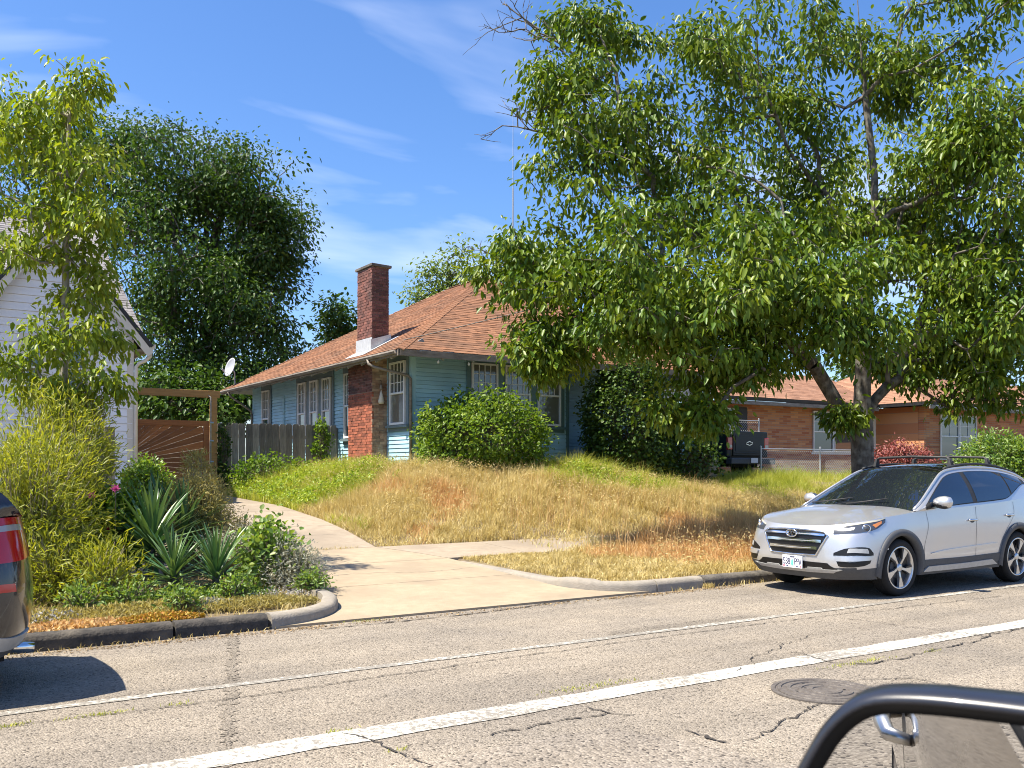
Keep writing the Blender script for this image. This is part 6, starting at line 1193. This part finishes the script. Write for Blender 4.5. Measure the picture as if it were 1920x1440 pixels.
    # fuel flap, wipers, roof bars
    MB().add([B.near((-1.62+.085*math.cos(a), 1, .985+.085*math.sin(a)), .003) for a in np.linspace(0, 6.2832, 25)[:-1]], [tuple(range(24))]).build('fuel_flap', 'silver_paint', t, local=True)
    for y0, y1 in ((-.55, -.02), (.0, .5)): MB().tube([(1.20, y0, 1.115), (1.09, (y0+y1)/2, 1.15), (1.02, y1, 1.19)], .009, 6).build('wiper', 'black_trim', t, True, local=True)
    for x in (-.25, -1.15):
        a = rl(x); z = a[2]+.055; cb = MB().tube([(x, -.60, z), (x, -.58, z+.07), (x, -.52, z+.10), (x, 0, z+.115), (x, .52, z+.10), (x, .58, z+.07), (x, .60, z)], .017, 8).build('roof_bar', 'black_trim', t, True, local=True)
        for s_ in (1, -1): MB().hexa([(x-.05, s_*.585-.02, z-.03), (x+.05, s_*.585-.02, z-.03), (x+.05, s_*.585+.03, z-.03), (x-.05, s_*.585+.03, z-.03), (x-.03, s_*.56-.02, z+.09), (x+.03, s_*.56-.02, z+.09), (x+.03, s_*.56+.02, z+.09), (x-.03, s_*.56+.02, z+.09)]).build('bar_foot', 'black_trim', cb, local=True, bevel=.008)
    # steering wheel and seats glimpsed through the glass
hyundai()
def dark_car():
    t, B, rl, bl, gpt, body = suv('dark_car', 'glossy black car at the left edge with a red tail light', (-1.38, 8.0, 0), math.pi, 'black_paint', 'black_paint', 1.05)
    st = lambda top, bot, mat, name, par=None, off=.008, nu=14, nv=4: B.strip(top, bot, off, nu, nv).build(name, mat, par or t, True, local=True)
    for s_ in (1, -1):
        S3 = lambda L: [(x, s_*y, z) for x, y, z in L]
        tl = st(S3([(-1.55, .92, 1.24), (-1.85, .85, 1.25), (-2.05, .7, 1.25), (-2.14, .5, 1.25)]), S3([(-1.72, .93, .95), (-1.95, .87, .94), (-2.12, .72, .95), (-2.2, .5, .97)]), 'tail_red', 'tail_light', None, .012, 18, 6)
        st(S3([(-1.6, .92, 1.185), (-1.9, .86, 1.19), (-2.12, .6, 1.19)]), S3([(-1.62, .93, 1.155), (-1.9, .87, 1.15), (-2.14, .6, 1.15)]), 'tail_clear', 'indicator', tl, .016, 16, 3)
        st(S3([(-1.8, .92, .80), (-2.05, .83, .80)]), S3([(-1.82, .92, .745), (-2.06, .83, .745)]), 'tail_red', 'reflector', None, .010, 10, 3)
        st(S3([(-1.95, .86, .45), (-2.16, .5, .45)]), S3([(-1.9, .84, .38), (-2.12, .5, .38)]), 'skid_silver', 'bumper_strip', None, .012, 10, 3)
        st(S3([(.92, 1, .45), (0, 1, .45), (-.92, 1, .46)]), S3([(.92, 1, .33), (0, 1, .33), (-.92, 1, .34)]), 'black_trim', 'sill_trim', None, .012, 20, 4)
        P_ = spline(S3([(-1.24, 1, 1.24), (-1.22, 1, 1.05), (-1.0, 1, .8), (-.86, 1, .55)]), 24); MB().grid([[B.near(p+np.array([d, 0, 0]), .0025) for d in (-.004, .004)] for p in P_]).build('door_seam', 'underbody', t, local=True)
    MB().tube([(-2.0, .55, .33), (-2.2, .55, .31)], .04, 12).build('exhaust_tip', 'chrome', t, True, local=True); MB().tube([(-2.0, -.55, .33), (-2.2, -.55, .31)], .04, 12).build('exhaust_tip', 'chrome', t, True, local=True)
dark_car()
def pickup():
    c = at(1403, 900, 30.2); zb = float(zg(c[0], c[1])); t = thing('pickup_truck', 'black pickup truck seen from behind beside the blue porch', 'pickup truck', (c[0], c[1], zb), math.pi/2); t.scale = (1.1, 1.1, 1.1)
    B_ = lambda m, name, mat='green_black', par=None, **k: m.build(name, mat, par or t, local=True, **k)        # local x forward, rear at x = 0
    B_(MB().box(.02, 2.1, .66, .86, .62, 1.38), 'bed_side', bevel=.04, seg=3); B_(MB().box(.02, 2.1, -.86, -.66, .62, 1.38), 'bed_side', bevel=.04, seg=3); B_(MB().box(.1, 2.05, -.65, .65, .6, .68), 'bed_floor')
    tg = B_(MB().box(-.03, .05, -.65, .65, .66, 1.38), 'tailgate', bevel=.025, seg=3); B_(MB().box(-.04, -.028, -.56, .56, .80, 1.25), 'tailgate_panel', 'green_black', tg, bevel=.005); B_(MB().box(-.045, -.028, -.6, .6, .735, .765), 'tailgate_ridge', 'green_black', tg, bevel=.006)
    M = Matrix.Translation((-.045, 0, 1.03)) @ Matrix.Rotation(R(-90), 4, 'Y') @ Matrix.Rotation(R(-90), 4, 'Z')
    bow_ = [(-.125, -.035), (-.105, .03), (-.045, .03), (-.038, .055), (.045, .055), (.038, .03), (.125, .035), (.105, -.03), (.045, -.03), (.038, -.055), (-.045, -.055), (-.038, -.03)]
    B_(MB().tube([M @ Vector((x, y, 0)) for x, y in bow_+[bow_[0]]], .011, 6), 'emblem', 'chrome', tg)
    bp = B_(MB().box(-.22, .0, -.92, .92, .42, .60), 'bumper', 'cladding', bevel=.03, seg=3); B_(MB().box(-.235, -.222, -.32, .12, .45, .6), 'plate_recess', 'black_trim', bp); pl = B_(MB().box(-.245, -.237, -.14, .14, .46, .60), 'number_plate', 'plate_white', bp)
    for s_ in (1, -1): lt = B_(MB().box(-.02, .1, s_*.76-.095, s_*.76+.095, .84, 1.2), 'tail_light', 'tail_red', bevel=.015); B_(MB().box(-.028, -.018, s_*.76-.07, s_*.76+.07, .9, .98), 'reverse_lamp', 'tail_clear', lt)
    cab = MB(); ys = .80
    cab.add([(2.12, -ys, .62), (2.12, ys, .62), (4.0, ys, .62), (4.0, -ys, .62), (2.12, -ys, 1.35), (2.12, ys, 1.35), (4.0, ys, 1.3), (4.0, -ys, 1.3), (2.25, -.66, 1.88), (2.25, .66, 1.88), (3.4, .66, 1.88), (3.4, -.66, 1.88)], [(0, 1, 5, 4), (1, 2, 6, 5), (2, 3, 7, 6), (3, 0, 4, 7), (4, 5, 9, 8), (5, 6, 10, 9), (6, 7, 11, 10), (7, 4, 8, 11), (8, 9, 10, 11)]); cb = B_(cab, 'cab', bevel=.05, seg=3)
    B_(MB().add([(2.13, -.58, 1.43), (2.13, .58, 1.43), (2.225, .54, 1.8), (2.225, -.54, 1.8)], [(0, 1, 2, 3)]), 'rear_window', 'car_glass', cb); B_(MB().box(4.0, 5.2, -.82, .82, .6, 1.18), 'bonnet', bevel=.08, seg=3)
    for x in (.95, 4.55):
        for s_ in (1, -1): wheel(t, x, s_*.74, .37, s_, .2, .24)
    B_(MB().box(.2, 5.0, -.6, .6, .35, .62), 'chassis', 'underbody'); B_(MB().tube([(.3, -.45, .36), (-.12, -.5, .34)], .035), 'exhaust', 'cladding')
pickup()
# waste bin
def bin_():
    c = at(1320, 905, 27.5); zb = float(zg(c[0], c[1])); t = thing('waste_bin', 'tan wheeled waste bin with dark lid beside the porch', 'waste bin', (c[0], c[1], zb), R(20)); m = MB()
    m.hexa([(-.24, -.26, .04), (.24, -.26, .04), (.24, .26, .04), (-.24, .26, .04), (-.29, -.32, .9), (.29, -.32, .9), (.29, .32, .9), (-.29, .32, .9)]); m.build('bin_body', 'bin_tan', t, local=True, bevel=.03, seg=3)
    MB().hexa([(-.31, -.35, .905), (.31, -.35, .905), (.31, .35, .905), (-.31, .35, .905), (-.28, -.31, 1.02), (.28, -.31, 1.02), (.28, .33, 1.06), (-.28, .33, 1.06)]).build('lid', 'bin_lid', t, local=True, bevel=.02, seg=2)
    for s_ in (1, -1): MB().lathe([(0, -.03), (.1, -.03), (.1, .03), (0, .03)], 16, Matrix.Translation((s_*.27, .28, .1)) @ Matrix.Rotation(R(90), 4, 'Y')).build('bin_wheel', 'rubber', t, local=True)
    MB().tube([(-.2, .36, .9), (-.2, .4, .93), (.2, .4, .93), (.2, .36, .9)], .015, 6).build('handle', 'bin_lid', t, local=True)
bin_()
# planter boxes at the far right
for k, (px, lab) in enumerate(((1893, 'grey concrete planter box beyond the rear of the silver car'), (1935, 'second planter box just outside the right edge'))):
    c = at(px, 905, 27); zb = float(zg(c[0], c[1])); t = thing('planter_box', lab, 'planter', (c[0], c[1], zb)); m = MB()
    for dx0, dx1, dy0, dy1 in ((-.3, .3, -.3, -.24), (-.3, .3, .24, .3), (-.3, -.24, -.239, .239), (.24, .3, -.239, .239)): m.box(c[0]+dx0, c[0]+dx1, c[1]+dy0, c[1]+dy1, zb-.05, zb+.42)
    m.build('box', 'concrete_old', t); MB().box(c[0]-.34, c[0]+.34, c[1]-.34, c[1]-.29, zb+.36, zb+.44).build('rim', 'concrete_old', t); MB().box(c[0]-.235, c[0]+.235, c[1]-.235, c[1]+.235, zb, zb+.36).build('earth', 'soil', t)
# ------------------------------------------------------------------ the car the picture is taken from: wing mirror and the door it reflects
def own_car():
    t = thing('camera_car', 'dark wing mirror of the tan car the photo is taken from', 'car', (0, 0, 0))
    n_ = Vector((-.945, -.325, -.024)).normalized()
    up_ = (Vector((0, 0, 1))-n_*n_.z).normalized(); rt = n_.cross(up_)*-1
    if rt.dot(Vector((RT[0], RT[1], 0))) < 0: rt = -rt
    d0 = .68; Pm = lambda px, py: Vector((*(FW*d0+RT*((px-960)/F_PX*d0)), EYE-(py-HOR)/F_PX*d0))
    O = Pm(1775, 1500)                                   # centre of the glass
    def onpl(px, py):                                    # where the ray through (px, py) meets the glass plane
        v = Vector((*(FW+RT*((px-960)/F_PX)), -(py-HOR)/F_PX)); C0 = Vector((0, 0, EYE)); k = (O-C0).dot(n_)/v.dot(n_); q = C0+v*k-O; return (q.dot(rt), q.dot(up_))
    # outline of the glass traced as a rounded trapezoid with real size
    out = [onpl(*q) for q in ((1545, 1440), (1575, 1392), (1610, 1358), (1650, 1341), (1720, 1340), (1800, 1347), (1920, 1362), (1990, 1375), (2040, 1410), (2055, 1480), (2040, 1560), (1990, 1620), (1900, 1645), (1700, 1640), (1560, 1620), (1510, 1580), (1510, 1510))]
    O2 = spline(np.array([(a, b) for a, b in out]+[out[0]]), 73)[:-1]; c = O2.mean(0)
    def ring(sc, dep, grow=0): 
        r_ = []
        for a, b in O2:
            i_ = len(r_); t_ = O2[(i_+1) % 72]-O2[i_-1]; nn_ = np.array([t_[1], -t_[0]])/np.linalg.norm(t_); nn_ = nn_ if nn_ @ (O2[i_]-c) > 0 else -nn_; v2 = c+(np.array([a, b])-c)*sc+nn_*grow; r_.append(O+rt*float(v2[0])+up_*float(v2[1])+n_*dep)
        return r_
    MB().add(ring(1, .0), [tuple(range(72))]).build('mirror_glass', 'mirror_glass', t)
    def loft(rs, name, mat, sm_=True):
        m = MB(); k = 72; m.add([p for r_ in rs for p in r_], [(i*k+j, i*k+(j+1) % k, (i+1)*k+(j+1) % k, (i+1)*k+j) for i in range(len(rs)-1) for j in range(k)]); return m.build(name, mat, t, sm_)
    loft([ring(1, -.001), ring(1, .0, .003), ring(1, .006, .007), ring(1, .007, .009)], 'mirror_gasket', 'mirror_gasket')
    loft([ring(1, .007, .009), ring(1, .008, .011), ring(1, .006, .0145), ring(1, 0, .0175), ring(1, -.02, .019), ring(.97, -.05, .014), ring(.85, -.075, .01), ring(.5, -.09, 0), ring(.05, -.093, 0)], 'mirror_housing', 'mirror_shell')
    # door and flank: outer skin at y = .30, seen in the glass
    def skin(x, z): return .27+.06*math.sin(math.pi*min(1, max(0, (z-.3)/1.1)))+.012*math.tanh((z-.98)*30)
    zs_ = np.linspace(.3, 1.28, 30); panels = ((-1.07, .95, 'front_door'), (-1.9, -1.08, 'rear_door'), (-2.9, -1.91, 'rear_wing'))
    for x0, x1, nm in panels:
        d = MB().grid([[(x, skin(x, z), z) for z in zs_] for x in np.linspace(x0+.004, x1-.004, 24)], flip=True).build(nm, 'tan_paint', t, True)
        if nm != 'rear_wing':
            xh = x0+.13; y = skin(xh, .92); MB().tube([(xh-.11, y+.0, .915), (xh-.085, y+.045, .92), (xh, y+.055, .925), (xh+.085, y+.045, .92), (xh+.11, y+.0, .915)], [.012, .017, .019, .017, .012], 10).build('door_handle', 'alloy', d, True)
            MB().lathe([(.055, .003), (.0, -.0)], 20, Matrix.Translation((xh, y+.004, .915)) @ Matrix.Rotation(R(-90), 4, 'X') @ Matrix.Diagonal((1.3, .8, 1, 1))).build('handle_cup', 'cladding', d)
    MB().grid([[(x, .262+(z-1.28)*-.30, z) for z in (1.28, 1.45, 1.63)] for x in (-1.9, -1.1)], flip=True).build('rear_side_window', 'car_glass', t, True)
    MB().box(-2.9, .95, .262, .292, 1.28, 1.30).build('belt_trim', 'black_trim', t); MB().tube([(-1.08, .26, 1.28), (-1.1, .15, 1.66)], .03, 8).build('centre_pillar', 'black_trim', t); MB().tube([(-1.9, .26, 1.28), (-2.0, .15, 1.66)], .03, 8).build('rear_pillar', 'tan_paint', t)
    MB().tube([O+n_*-.06-up_*.06, Vector((.62, .30, 1.25)), Vector((.60, .22, 1.22))], .03, 10).build('mirror_stalk', 'mirror_shell', t, True)
    # cabin behind the driver: glazed sides, roof, seat
    sec = lambda x, r_: [(x, .262, 1.28), (x, .16, 1.66*r_), (x, -.1, 1.74*r_), (x, -.9, 1.74*r_), (x, -1.16, 1.66*r_), (x, -1.262, 1.28)]
    MB().grid([sec(-1.12, 1), sec(-1.8, .99), sec(-2.3, .93)], flip=False).build('cabin_roof', 'tan_paint', t, True, solid=.02)
    MB().box(-.62, -.45, -.42, .08, .6, 1.4).build('seat_back', 'cladding', t, bevel=.06, seg=3); MB().box(-.6, .0, -.42, .1, .4, .55).build('seat_cushion', 'cladding', t, bevel=.05, seg=3); MB().box(-2.4, .9, -1.25, .2, .22, .32).build('floor_pan', 'underbody', t); MB().box(-2.5, .9, -1.3, -1.26, .3, 1.28).build('far_door', 'tan_paint', t)
    for x in (-2.1, 1.2): wheel(t, x, .18, .33, 1, .2, .2)
own_car()
